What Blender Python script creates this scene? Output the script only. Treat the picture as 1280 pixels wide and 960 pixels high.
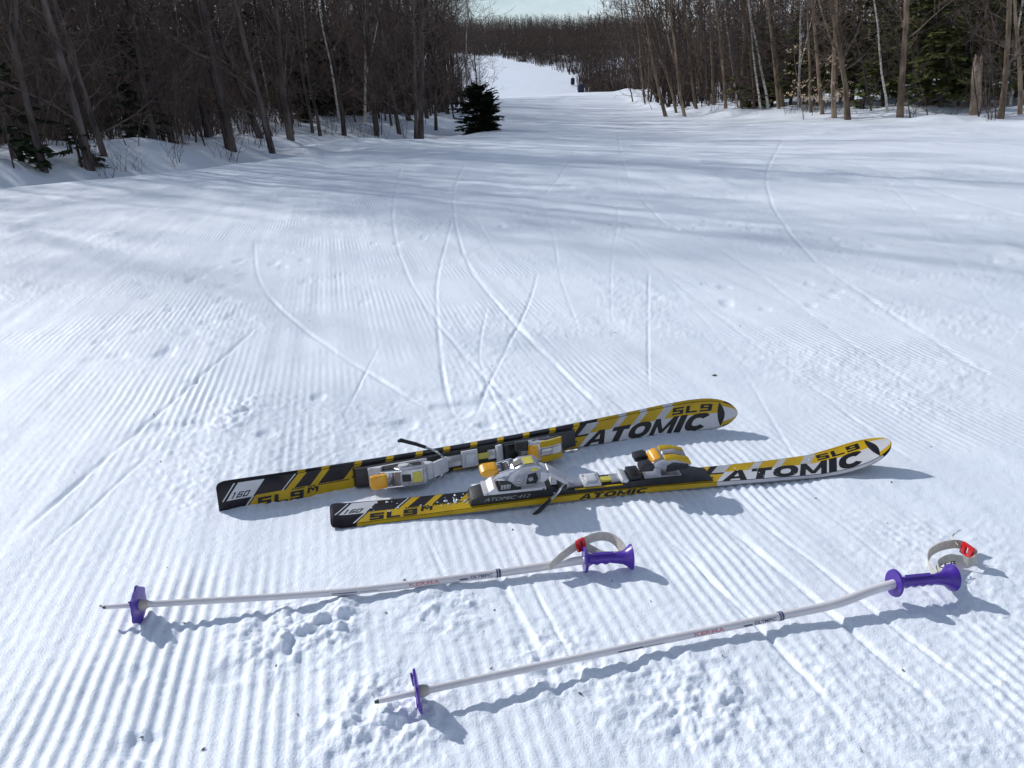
import bpy, bmesh, math, random
import numpy as np
from mathutils import Vector, Matrix

R = math.radians
sc = bpy.context.scene
for o in list(bpy.data.objects):
    bpy.data.objects.remove(o)

# ------------------------------------------------------------------ camera, sky, sun, exposure
CAM_H, PITCH, FPX = 1.04, R(19.3), 1000.0
cam_d = bpy.data.cameras.new('camera')
cam_d.sensor_width = 36.0
cam_d.lens = FPX / 1280.0 * 36.0
cam_d.clip_start, cam_d.clip_end = 0.05, 3000.0
cam = bpy.data.objects.new('camera', cam_d)
sc.collection.objects.link(cam)
cam.location = (0, 0, CAM_H)
cam.rotation_euler = (math.pi / 2 - PITCH, 0, 0)
sc.camera = cam

SUN_ELEV = R(32.0)
SHADOW = Vector((0.80, -0.60, 0)).normalized()          # direction in which shadows fall
SUN_DIR = Vector((-SHADOW.x * math.cos(SUN_ELEV), -SHADOW.y * math.cos(SUN_ELEV), math.sin(SUN_ELEV)))
world = bpy.data.worlds.new('World')
sc.world = world
world.use_nodes = True
wn = world.node_tree
wn.nodes.clear()
w_out = wn.nodes.new('ShaderNodeOutputWorld')
w_bg = wn.nodes.new('ShaderNodeBackground')
w_sky = wn.nodes.new('ShaderNodeTexSky')
w_sky.sky_type = 'NISHITA'
w_sky.sun_disc = False
w_sky.sun_elevation = SUN_ELEV
w_sky.sun_rotation = math.atan2(SUN_DIR.x, SUN_DIR.y)
w_sky.air_density = 1.0
w_sky.dust_density = 0.3
w_bg.inputs['Strength'].default_value = 0.060
w_tc = wn.nodes.new('ShaderNodeTexCoord')
w_map = wn.nodes.new('ShaderNodeMapping')
w_map.inputs['Scale'].default_value = (1.0, 1.0, 2.6)
w_noise = wn.nodes.new('ShaderNodeTexNoise')
w_noise.inputs['Scale'].default_value = 2.6
w_noise.inputs['Detail'].default_value = 7.0
w_ramp = wn.nodes.new('ShaderNodeValToRGB')
w_ramp.color_ramp.elements[0].position = 0.50
w_ramp.color_ramp.elements[1].position = 0.74
w_mix = wn.nodes.new('ShaderNodeMix')
w_mix.data_type = 'RGBA'
w_mix.inputs[7].default_value = (14.0, 14.8, 16.0, 1.0)
wn.links.new(w_tc.outputs['Generated'], w_map.inputs['Vector'])
wn.links.new(w_map.outputs['Vector'], w_noise.inputs['Vector'])
w_sep = wn.nodes.new('ShaderNodeSeparateXYZ')
w_hz = wn.nodes.new('ShaderNodeMapRange')                # cloud thickens towards the horizon all round
w_hz.inputs['From Min'].default_value, w_hz.inputs['From Max'].default_value = 0.02, 0.30
w_hz.inputs['To Min'].default_value, w_hz.inputs['To Max'].default_value = 0.24, 0.0
w_add = wn.nodes.new('ShaderNodeMath')
wn.links.new(w_tc.outputs['Generated'], w_sep.inputs['Vector'])
wn.links.new(w_sep.outputs['Z'], w_hz.inputs['Value'])
wn.links.new(w_noise.outputs['Fac'], w_add.inputs[0])
wn.links.new(w_hz.outputs['Result'], w_add.inputs[1])
wn.links.new(w_add.outputs['Value'], w_ramp.inputs['Fac'])
wn.links.new(w_ramp.outputs['Color'], w_mix.inputs[0])
wn.links.new(w_sky.outputs['Color'], w_mix.inputs[6])
wn.links.new(w_mix.outputs[2], w_bg.inputs['Color'])
wn.links.new(w_bg.outputs['Background'], w_out.inputs['Surface'])

sun_d = bpy.data.lights.new('sun', 'SUN')
sun_d.energy = 2.5
sun_d.angle = R(0.95)
sun_d.color = (1.0, 0.985, 0.96)
sun = bpy.data.objects.new('sun', sun_d)
sc.collection.objects.link(sun)
sun.location = SUN_DIR * 50
sun.rotation_euler = SUN_DIR.to_track_quat('Z', 'Y').to_euler()

sc.view_settings.view_transform = 'Standard'
sc.view_settings.look = 'None'
sc.view_settings.gamma = 1.0
sc.view_settings.use_curve_mapping = False
sc.view_settings.exposure = 0.58
sc.cycles.use_denoising = True
sc.cycles.max_bounces = 6
sc.cycles.diffuse_bounces = 3

# ------------------------------------------------------------------ helpers
col = sc.collection

def at(px, py, h=0.0):
    """point of the photographed place at height h, seen at photograph position px, py"""
    dx, dy = (px - 640.0) / FPX, (480.0 - py) / FPX
    c, s = math.cos(PITCH), math.sin(PITCH)
    d = Vector((dx, c + dy * s, -s + dy * c))
    t = (h - CAM_H) / d.z
    return Vector((d.x * t, d.y * t, h))

def tag(o, label=None, cat=None, group=None, kind=None):
    if label: o['label'] = label
    if cat: o['category'] = cat
    if group: o['group'] = group
    if kind: o['kind'] = kind
    return o

def empty(name, loc=(0, 0, 0), rot=None):
    e = bpy.data.objects.new(name, None)
    e.empty_display_size = 0.1
    col.objects.link(e)
    e.location = loc
    if rot is not None:
        e.rotation_euler = rot
    return e

class MB:
    """collects shapes, builds ONE mesh object"""
    def __init__(self):
        self.v, self.f, self.m = [], [], []
    def add(self, verts, faces, mat=0):
        b = len(self.v)
        self.v.extend([tuple(p) for p in verts])
        self.f.extend([tuple(b + i for i in f) for f in faces])
        self.m.extend([mat] * len(faces))
    def tube(self, pts, rad, k=6, mat=0, cap=True, up=None, squash=1.0):
        pts = [Vector(p) for p in pts]
        n = len(pts)
        if not hasattr(rad, '__len__'):
            rad = [rad] * n
        vs = []
        ref = Vector(up) if up else None
        for i, p in enumerate(pts):
            t = (pts[min(i + 1, n - 1)] - pts[max(i - 1, 0)])
            if t.length < 1e-9: t = Vector((0, 0, 1))
            t.normalize()
            if ref is None:
                ref = Vector((0, 0, 1)) if abs(t.z) < 0.9 else Vector((1, 0, 0))
            a = ref - t * ref.dot(t)
            if a.length < 1e-6:
                a = t.orthogonal()
            a.normalize()
            ref = a if up is None else Vector(up)
            b = t.cross(a)
            for j in range(k):
                an = 2 * math.pi * j / k
                vs.append(p + (a * math.cos(an) * squash + b * math.sin(an)) * rad[i])
        fs = [(i * k + j, i * k + (j + 1) % k, (i + 1) * k + (j + 1) % k, (i + 1) * k + j) for i in range(n - 1) for j in range(k)]
        if cap:
            fs.append(tuple(reversed(range(k))))
            fs.append(tuple((n - 1) * k + j for j in range(k)))
        self.add(vs, fs, mat)
    def prism(self, prof, w0, w1, mat=0, taper=1.0):
        """profile in (s, n) extruded along w"""
        n = len(prof)
        vs = [(s, w0, z) for s, z in prof] + [(s, w1, z) for s, z in prof]
        fs = [tuple(range(n)), tuple(reversed(range(n, 2 * n)))] + [(i, n + i, n + (i + 1) % n, (i + 1) % n) for i in range(n)]
        self.add(vs, fs, mat)
    def box(self, c, d, rot=None, mat=0):
        vs = []
        for x in (-.5, .5):
            for y in (-.5, .5):
                for z in (-.5, .5):
                    p = Vector((x * d[0], y * d[1], z * d[2]))
                    if rot is not None: p = rot @ p
                    vs.append(p + Vector(c))
        self.add(vs, [(0, 1, 3, 2), (4, 6, 7, 5), (0, 4, 5, 1), (2, 3, 7, 6), (0, 2, 6, 4), (1, 5, 7, 3)], mat)
    def mesh(self, name, mats, bevel=0.0, seg=2, smooth=False):
        me = bpy.data.meshes.new(name)
        me.from_pydata(self.v, [], self.f)
        mats = mats if isinstance(mats, (list, tuple)) else [mats]
        for m in mats: me.materials.append(m)
        if len(mats) > 1:
            me.polygons.foreach_set('material_index', self.m)
        bm = bmesh.new()
        bm.from_mesh(me)
        bmesh.ops.recalc_face_normals(bm, faces=bm.faces)
        if bevel > 0:
            ed = [e for e in bm.edges if len(e.link_faces) == 2 and e.calc_face_angle(0) > R(20)]
            bmesh.ops.bevel(bm, geom=ed, offset=bevel, segments=seg, profile=0.6, affect='EDGES', clamp_overlap=True)
        bm.to_mesh(me)
        bm.free()
        if smooth:
            me.polygons.foreach_set('use_smooth', [True] * len(me.polygons))
            try:
                me.set_sharp_from_angle(angle=R(40))
            except Exception:
                pass
        me.update()
        return me
    def build(self, name, mats, parent=None, bevel=0.0, seg=2, smooth=False):
        o = bpy.data.objects.new(name, self.mesh(name, mats, bevel, seg, smooth))
        col.objects.link(o)
        if parent is not None: o.parent = parent
        return o

# ------------------------------------------------------------------ materials
def new_mat(name):
    m = bpy.data.materials.new(name)
    m.use_nodes = True
    return m, m.node_tree, m.node_tree.nodes['Principled BSDF']

def mat(name, c, rough=0.5, metal=0.0, c2=None, scale=20.0, bump=0.0, bscale=60.0, coat=0.0, stretch=None, detail=4.0, lo=0.35, hi=0.65, spec=0.5):
    m, nt, p = new_mat(name)
    p.inputs['Base Color'].default_value = (*c, 1)
    p.inputs['Roughness'].default_value = rough
    p.inputs['Metallic'].default_value = metal
    p.inputs['Specular IOR Level'].default_value = spec
    p.inputs['Coat Weight'].default_value = coat
    tc = nt.nodes.new('ShaderNodeTexCoord')
    mp = nt.nodes.new('ShaderNodeMapping')
    if stretch: mp.inputs['Scale'].default_value = stretch
    nt.links.new(tc.outputs['Object'], mp.inputs['Vector'])
    if c2 is not None:
        n = nt.nodes.new('ShaderNodeTexNoise')
        n.inputs['Scale'].default_value = scale
        n.inputs['Detail'].default_value = detail
        r = nt.nodes.new('ShaderNodeValToRGB')
        r.color_ramp.elements[0].color = (*c, 1)
        r.color_ramp.elements[1].color = (*c2, 1)
        r.color_ramp.elements[0].position = lo
        r.color_ramp.elements[1].position = hi
        nt.links.new(mp.outputs['Vector'], n.inputs['Vector'])
        nt.links.new(n.outputs['Fac'], r.inputs['Fac'])
        nt.links.new(r.outputs['Color'], p.inputs['Base Color'])
    if bump > 0:
        n2 = nt.nodes.new('ShaderNodeTexNoise')
        n2.inputs['Scale'].default_value = bscale
        n2.inputs['Detail'].default_value = 5.0
        b = nt.nodes.new('ShaderNodeBump')
        b.inputs['Strength'].default_value = bump
        b.inputs['Distance'].default_value = 0.01
        nt.links.new(mp.outputs['Vector'], n2.inputs['Vector'])
        nt.links.new(n2.outputs['Fac'], b.inputs['Height'])
        nt.links.new(b.outputs['Normal'], p.inputs['Normal'])
    return m

def tree_mat(name, ca, cb, rough=0.9, scale=6.0, stretch=(1, 1, 0.25), bump=0.5, bscale=25.0, vary=0.35):
    """bark or needle colour that also differs a little from tree to tree"""
    m = mat(name, ca, rough, c2=cb, scale=scale, stretch=stretch, bump=bump, bscale=bscale, spec=0.2)
    nt = m.node_tree
    p = nt.nodes['Principled BSDF']
    link = p.inputs['Base Color'].links[0]
    src = link.from_socket
    oi = nt.nodes.new('ShaderNodeObjectInfo')
    mr = nt.nodes.new('ShaderNodeMapRange')
    mr.inputs['To Min'].default_value = 1.0 - vary
    mr.inputs['To Max'].default_value = 1.0 + vary
    hs = nt.nodes.new('ShaderNodeHueSaturation')
    nt.links.new(oi.outputs['Random'], mr.inputs['Value'])
    nt.links.new(mr.outputs['Result'], hs.inputs['Value'])
    nt.links.new(src, hs.inputs['Color'])
    nt.links.new(hs.outputs['Color'], p.inputs['Base Color'])
    return m

def snow_mat():
    m, nt, p = new_mat('snow')
    p.inputs['Roughness'].default_value = 0.55
    p.inputs['Specular IOR Level'].default_value = 0.35
    tc = nt.nodes.new('ShaderNodeTexCoord')
    n0 = nt.nodes.new('ShaderNodeTexNoise'); n0.inputs['Scale'].default_value = 0.8; n0.inputs['Detail'].default_value = 6
    r0 = nt.nodes.new('ShaderNodeValToRGB')
    r0.color_ramp.elements[0].position, r0.color_ramp.elements[1].position = 0.3, 0.7
    r0.color_ramp.elements[0].color = (0.74, 0.79, 0.875, 1)
    r0.color_ramp.elements[1].color = (0.80, 0.845, 0.915, 1)
    na = nt.nodes.new('ShaderNodeTexNoise'); na.inputs['Scale'].default_value = 38; na.inputs['Detail'].default_value = 6; na.inputs['Roughness'].default_value = 0.6
    nb = nt.nodes.new('ShaderNodeTexNoise'); nb.inputs['Scale'].default_value = 260; nb.inputs['Detail'].default_value = 3
    ba = nt.nodes.new('ShaderNodeBump'); ba.inputs['Strength'].default_value = 0.27; ba.inputs['Distance'].default_value = 0.006
    bb = nt.nodes.new('ShaderNodeBump'); bb.inputs['Strength'].default_value = 0.75; bb.inputs['Distance'].default_value = 0.0022
    L = nt.links.new
    # fine grooming ridges, 28 mm apart, worn away in places
    dt = nt.nodes.new('ShaderNodeVectorMath'); dt.operation = 'DOT_PRODUCT'; dt.inputs[1].default_value = (0.977, 0.215, 0)
    ml = nt.nodes.new('ShaderNodeMath'); ml.operation = 'MULTIPLY'; ml.inputs[1].default_value = 2 * math.pi / 0.0285
    sn = nt.nodes.new('ShaderNodeMath'); sn.operation = 'SINE'
    mk = nt.nodes.new('ShaderNodeTexNoise'); mk.inputs['Scale'].default_value = 0.9; mk.inputs['Detail'].default_value = 5
    mr = nt.nodes.new('ShaderNodeMapRange'); mr.inputs['From Min'].default_value, mr.inputs['From Max'].default_value = 0.49, 0.66
    mm = nt.nodes.new('ShaderNodeMath'); mm.operation = 'MULTIPLY'
    bc = nt.nodes.new('ShaderNodeBump'); bc.inputs['Strength'].default_value = 0.6; bc.inputs['Distance'].default_value = 0.0017
    L(tc.outputs['Object'], dt.inputs[0]); L(dt.outputs['Value'], ml.inputs[0]); L(ml.outputs['Value'], sn.inputs[0])
    L(tc.outputs['Object'], mk.inputs['Vector']); L(mk.outputs['Fac'], mr.inputs['Value'])
    L(sn.outputs['Value'], mm.inputs[0]); L(mr.outputs['Result'], mm.inputs[1]); L(mm.outputs['Value'], bc.inputs['Height'])
    L(bc.outputs['Normal'], ba.inputs['Normal'])
    for n in (n0, na, nb): L(tc.outputs['Object'], n.inputs['Vector'])
    L(n0.outputs['Fac'], r0.inputs['Fac']); L(r0.outputs['Color'], p.inputs['Base Color'])
    L(na.outputs['Fac'], ba.inputs['Height']); L(nb.outputs['Fac'], bb.inputs['Height'])
    L(ba.outputs['Normal'], bb.inputs['Normal']); L(bb.outputs['Normal'], p.inputs['Normal'])
    return m

SNOW = snow_mat()
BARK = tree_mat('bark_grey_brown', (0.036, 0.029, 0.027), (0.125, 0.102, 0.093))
BARK_R = tree_mat('bark_painted_sunlit', (0.12, 0.085, 0.058), (0.30, 0.225, 0.160))  # same bark as BARK, paler and warmer: sunlight painted into the colour
TWIG = tree_mat('twig_brown', (0.072, 0.051, 0.042), (0.145, 0.107, 0.089), bump=0, vary=0.4)
BIRCH = tree_mat('bark_birch', (0.72, 0.68, 0.61), (0.30, 0.26, 0.23), scale=9, stretch=(1, 1, 2.2), vary=0.15)
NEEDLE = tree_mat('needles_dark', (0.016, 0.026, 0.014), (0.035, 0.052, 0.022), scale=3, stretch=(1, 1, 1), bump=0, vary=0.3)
NEEDLE_R = tree_mat('needles_lit_yellow_green', (0.072, 0.100, 0.032), (0.19, 0.195, 0.060), scale=2.5, stretch=(1, 1, 1), bump=0, vary=0.35)  # green lightened in the colour itself, standing in for sun the crowns block
LEAF = mat('dry_beech_leaf', (0.55, 0.40, 0.24), 0.8, c2=(0.72, 0.58, 0.40), scale=4)
DEAD = mat('weathered_wood', (0.20, 0.14, 0.10), 0.9, c2=(0.42, 0.33, 0.25), scale=9, stretch=(1, 1, .2), bump=.6, bscale=20)

BLACK = mat('black_laminate', (0.006, 0.005, 0.008), 0.34, c2=(0.014, 0.011, 0.015), scale=30, spec=.3)
YELLOW = mat('yellow_laminate', (0.50, 0.325, 0.004), 0.36, c2=(0.41, 0.26, 0.005), scale=14, spec=.3)
WHITEP = mat('silver_white_laminate', (0.56, 0.56, 0.58), 0.32, c2=(0.48, 0.48, 0.51), scale=16, coat=0.3)
GREYP = mat('grey_laminate', (0.36, 0.36, 0.38), 0.32, c2=(0.42, 0.42, 0.44), scale=20, coat=0.3)
STEEL = mat('steel_edge', (0.45, 0.44, 0.43), 0.35, 0.9, c2=(0.30, 0.27, 0.25), scale=40)
BASEM = mat('ski_base', (0.02, 0.02, 0.022), 0.55, c2=(0.04, 0.04, 0.04), scale=20)
PLASTIC = mat('black_plastic', (0.008, 0.008, 0.010), 0.42, c2=(0.018, 0.018, 0.021), scale=60, bump=.1, bscale=300)
SILVER = mat('silver_metal', (0.50, 0.50, 0.53), 0.28, 0.65, c2=(0.38, 0.38, 0.41), scale=40)
PALE = mat('pale_grey_plastic', (0.62, 0.62, 0.65), 0.38, c2=(0.52, 0.52, 0.55), scale=40)
CHROME = mat('bright_metal', (0.70, 0.71, 0.74), 0.18, 1.0, c2=(0.6, 0.6, 0.62), scale=30)
AMBER = mat('amber_plastic', (0.76, 0.37, 0.004), 0.36, c2=(0.66, 0.29, 0.006), scale=25, coat=0.2)
STICKER = mat('yellow_sticker', (0.62, 0.55, 0.10), 0.5, c2=(0.55, 0.48, 0.08), scale=60)
SHAFT = mat('pearl_white_shaft', (0.68, 0.655, 0.67), 0.30, 0.0, c2=(0.62, 0.595, 0.61), scale=12, coat=0.4)
PURPLE = mat('purple_plastic', (0.072, 0.022, 0.33), 0.34, c2=(0.055, 0.016, 0.27), scale=30, bump=.08, bscale=200, coat=0.1)
COLLAR = mat('cream_rubber', (0.52, 0.47, 0.40), 0.6, c2=(0.46, 0.41, 0.35), scale=40)
WEB = mat('cream_webbing', (0.66, 0.62, 0.55), 0.8, c2=(0.56, 0.52, 0.46), scale=90, bump=.5, bscale=700)
REDB = mat('red_plastic', (0.62, 0.008, 0.012), 0.3, c2=(0.52, 0.006, 0.01), scale=30, coat=.2)
NAVY = mat('navy_print', (0.02, 0.02, 0.10), 0.4, c2=(0.10, 0.10, 0.20), scale=40)
PINK = mat('red_print', (0.62, 0.16, 0.20), 0.4, c2=(0.60, 0.28, 0.31), scale=40)
INK = mat('black_print', (0.007, 0.006, 0.008), 0.36, c2=(0.012, 0.011, 0.012), scale=40, spec=.3)
LETTERGREY = mat('grey_print', (0.35, 0.35, 0.37), 0.4, c2=(0.28, 0.28, 0.30), scale=60)
TIPM = mat('dark_tip', (0.02, 0.018, 0.016), 0.5, c2=(0.05, 0.045, 0.04), scale=60)
PAD = mat('dark_pad', (0.008, 0.010, 0.035), 0.7, c2=(0.015, 0.016, 0.05), scale=10)

# ------------------------------------------------------------------ noise and terrain
def _hash(ix, iy, seed):
    h = (ix.astype(np.int64) * 374761393 + iy.astype(np.int64) * 668265263 + seed * 2147483647 + 1013904223) & 0xFFFFFFFF
    h = ((h ^ (h >> 13)) * 1274126177) & 0xFFFFFFFF
    h = (h ^ (h >> 16)) & 0xFFFFFFFF
    return h.astype(np.float64) / 4294967295.0

def vn(x, y, seed=0):
    """value noise, -1..1"""
    x = np.asarray(x, float); y = np.asarray(y, float)
    ix, iy = np.floor(x), np.floor(y)
    fx, fy = x - ix, y - iy
    ux, uy = fx * fx * fx * (fx * (fx * 6 - 15) + 10), fy * fy * fy * (fy * (fy * 6 - 15) + 10)
    a, b = _hash(ix, iy, seed), _hash(ix + 1, iy, seed)
    c, d = _hash(ix, iy + 1, seed), _hash(ix + 1, iy + 1, seed)
    return ((a + (b - a) * ux) * (1 - uy) + (c + (d - c) * ux) * uy) * 2 - 1

def fbm(x, y, seed=0, oct=4, gain=0.5):
    s, a = 0, 1.0
    for i in range(oct):
        s = s + a * vn(x * 2 ** i + 17.3 * i, y * 2 ** i - 9.1 * i, seed + i)
        a *= gain
    return s

def ss(a, b, x):
    t = np.clip((np.asarray(x, float) - a) / (b - a), 0, 1)
    return t * t * (3 - 2 * t)

YB = [-400, 0, 20, 30, 45, 60, 75, 90, 105, 130, 170, 210, 260, 330, 450]
ZB = [0, 0, 0.0, 0.10, 0.42, 0.98, 1.50, 1.35, 1.7, 5.0, 9.5, 13.2, 18.8, 26.5, 32.0]
def base_z(y):
    y = np.asarray(y, float)
    s = 0
    for k in (-2, -1, 0, 1, 2):                          # smoothed piecewise profile
        s = s + np.interp(y + k * np.maximum(1.0, 0.03 * np.abs(y)), YB, ZB)
    return s / 5
def x_crest(y): return np.interp(y, [-20, 9.4, 13.3, 20.5, 30, 40], [-22, -7.0, -5.0, -2.8, -0.2, 3.0])
def x_left(y): return np.interp(y, [-40, 10, 14, 20, 28, 33, 37, 50, 70, 85, 100, 130, 170, 220], [-40, -12.5, -9.6, -8.0, -5.2, -3.4, -2.2, -1.7, -2.0, -5, -10, -15, -30, -50])
def x_right(y): return np.interp(y, [-40, 10, 20, 25, 30, 36, 42, 55, 78, 100, 130, 150, 170, 200, 260], [22, 17, 15.3, 14.2, 12.4, 9.6, 8.2, 8.2, 9.6, 8.0, 9.4, 4.0, -3, -15, -40])

def H(x, y):
    x = np.asarray(x, float); y = np.asarray(y, float)
    z = base_z(y)
    t = x_crest(y) - x
    fade = 1 - ss(27, 36, y)
    z = z - fade * (0.50 * ss(0.2, 3.2, t) - 0.32 * ss(3.4, 6.0, t))
    d = x_left(y) - x
    far = ss(60, 120, y)
    z = z + ss(-0.8, 1.2, d) * (0.10 + 0.26 * (0.5 + 0.5 * fbm(x * .45, y * .45, 31, 3))) * (1 - .5 * far)
    z = z + ss(1, 40, d) * 1.5
    # snow mound between the left trees
    z = z + 0.55 * np.exp(-(((x + 4.9) / 1.6) ** 2 + ((y - 23.0) / 1.3) ** 2))
    z = z + 0.35 * np.exp(-(((x + 8.3) / 1.6) ** 2 + ((y - 19.5) / 1.4) ** 2))
    z = z + 0.36 * ss(3, 14, x) * ss(8, 25, y) * (1 - ss(40, 60, y))
    e = x - x_right(y)
    near_r = (1 - ss(60, 110, y))
    z = z + near_r * (0.22 * np.exp(-((e - 0.5) / 0.8) ** 2) * (0.7 + 0.6 * vn(x * .8, y * .8, 5)) + 0.10 * np.clip(e, 0, 26) + ss(0.3, 2, e) * 0.12 * fbm(x * .6, y * .6, 41, 3))
    z = z + ss(60, 110, y) * (1 - .8 * ss(140, 220, y)) * 0.075 * np.clip(e, 0, 60)
    z = z + 0.62 * ss(-3, 8, x) * np.exp(-((y - 73) / 13.0) ** 2)
    # broad undulation of the run
    z = z + 0.05 * ss(6, 16, y) * vn(x * .16, y * .13, 3)
    return z

def Hf(x, y): return float(H(np.array([x]), np.array([y]))[0])

# ski tracks pressed into the snow, as they lie on the slope
def ground_line(pts):
    out = []
    for (px, py) in pts:
        p = at(px, py)
        out.append((p.x, p.y))
    # smooth (Catmull-Rom)
    res = []
    n = len(out)
    for i in range(n - 1):
        p0, p1, p2, p3 = out[max(i - 1, 0)], out[i], out[i + 1], out[min(i + 2, n - 1)]
        for k in range(6):
            t = k / 6
            res.append(tuple(0.5 * (2 * p1[a] + (p2[a] - p0[a]) * t + (2 * p0[a] - 5 * p1[a] + 4 * p2[a] - p3[a]) * t * t + (3 * p1[a] - p0[a] - 3 * p2[a] + p3[a]) * t ** 3) for a in (0, 1)))
    res.append(out[-1])
    return res

TRACKS = [  # (photograph polyline, width m, depth m)
    ([(582, 206), (569, 235), (568, 270), (585, 330), (640, 400), (700, 462), (762, 524)], .022, .013),
    ([(502, 212), (493, 250), (492, 285), (510, 345), (560, 420), (640, 505), (690, 545)], .020, .010),
    ([(978, 180), (960, 212), (963, 250), (1005, 312), (1065, 358), (1150, 415), (1290, 500)], .024, .013),
    ([(772, 170), (778, 200), (795, 240), (838, 285)], .030, .010),
    ([(318, 300), (322, 345), (350, 385), (420, 440), (500, 490), (556, 522)], .020, .010),
    ([(566, 275), (548, 340), (547, 400), (556, 480), (572, 530)], .018, .011),
    ([(672, 340), (664, 370), (645, 412), (606, 490), (590, 530)], .015, .008),
    ([(811, 335), (810, 420), (812, 500)], .010, .006),
    ([(595, 650), (640, 755), (690, 850), (728, 965)], .018, .014),
    ([(632, 655), (655, 705), (700, 800), (760, 910)], .010, .009),
    ([(330, 400), (240, 480), (130, 575), (0, 690)], .016, .010),
    ([(300, 470), (200, 555), (90, 655), (20, 720)], .010, .006),
    ([(850, 610), (960, 700), (1080, 800), (1240, 950)], .016, .012),
    ([(800, 640), (900, 735), (1010, 850), (1090, 950)], .012, .009),
    ([(880, 600), (1000, 690), (1140, 800), (1300, 925)], .012, .008),
    ([(1010, 620), (1120, 710), (1290, 840)], .012, .008),
    ([(960, 190), (1060, 205), (1170, 240), (1290, 275)], .10, .012),
    ([(900, 185), (1010, 220), (1140, 245)], .07, .010),
    ([(720, 190), (690, 235), (650, 260)], .02, .010),
    ([(300, 820), (265, 960)], .014, .010),
    ([(430, 700), (370, 800), (330, 890), (300, 960)], .012, .007),
    ([(500, 320), (420, 345), (330, 370), (250, 420)], .010, .006),
    ([(620, 300), (560, 330), (480, 345), (400, 370)], .008, .005),
    ([(480, 420), (440, 500), (420, 540)], .010, .006),
    ([(610, 380), (600, 450), (640, 540)], .010, .006),
    ([(170, 330), (100, 380), (0, 440)], .012, .007),
    ([(220, 370), (130, 430), (0, 500)], .012, .007),
    ([(520, 640), (545, 700), (590, 790)], .012, .007),
    ([(690, 790), (740, 870), (790, 960)], .016, .010),
    ([(830, 270), (930, 330), (1050, 420), (1200, 520)], .02, .008),
    ([(780, 300), (880, 380), (1010, 480), (1160, 590)], .015, .006),
    ([(700, 440), (730, 475), (790, 520), (840, 570)], .01, .006),
]

_tr = random.Random(21)                                  # many faint older tracks of other skiers
for _ in range(20):
    _px, _py = _tr.uniform(560, 1240), _tr.uniform(230, 560)
    _dx = (_px - 430) / 420 * 60 + _tr.uniform(-60, 60)
    _c = _tr.uniform(-7, 7)
    TRACKS.append(([(_px - _dx * .9, _py - 55 + abs(_c) * .2), (_px + _c, _py), (_px + _dx, _py + 62), (_px + _dx * 2.3 + _c, _py + 140)], _tr.uniform(.008, .014), _tr.uniform(.002, .0045)))

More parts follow.
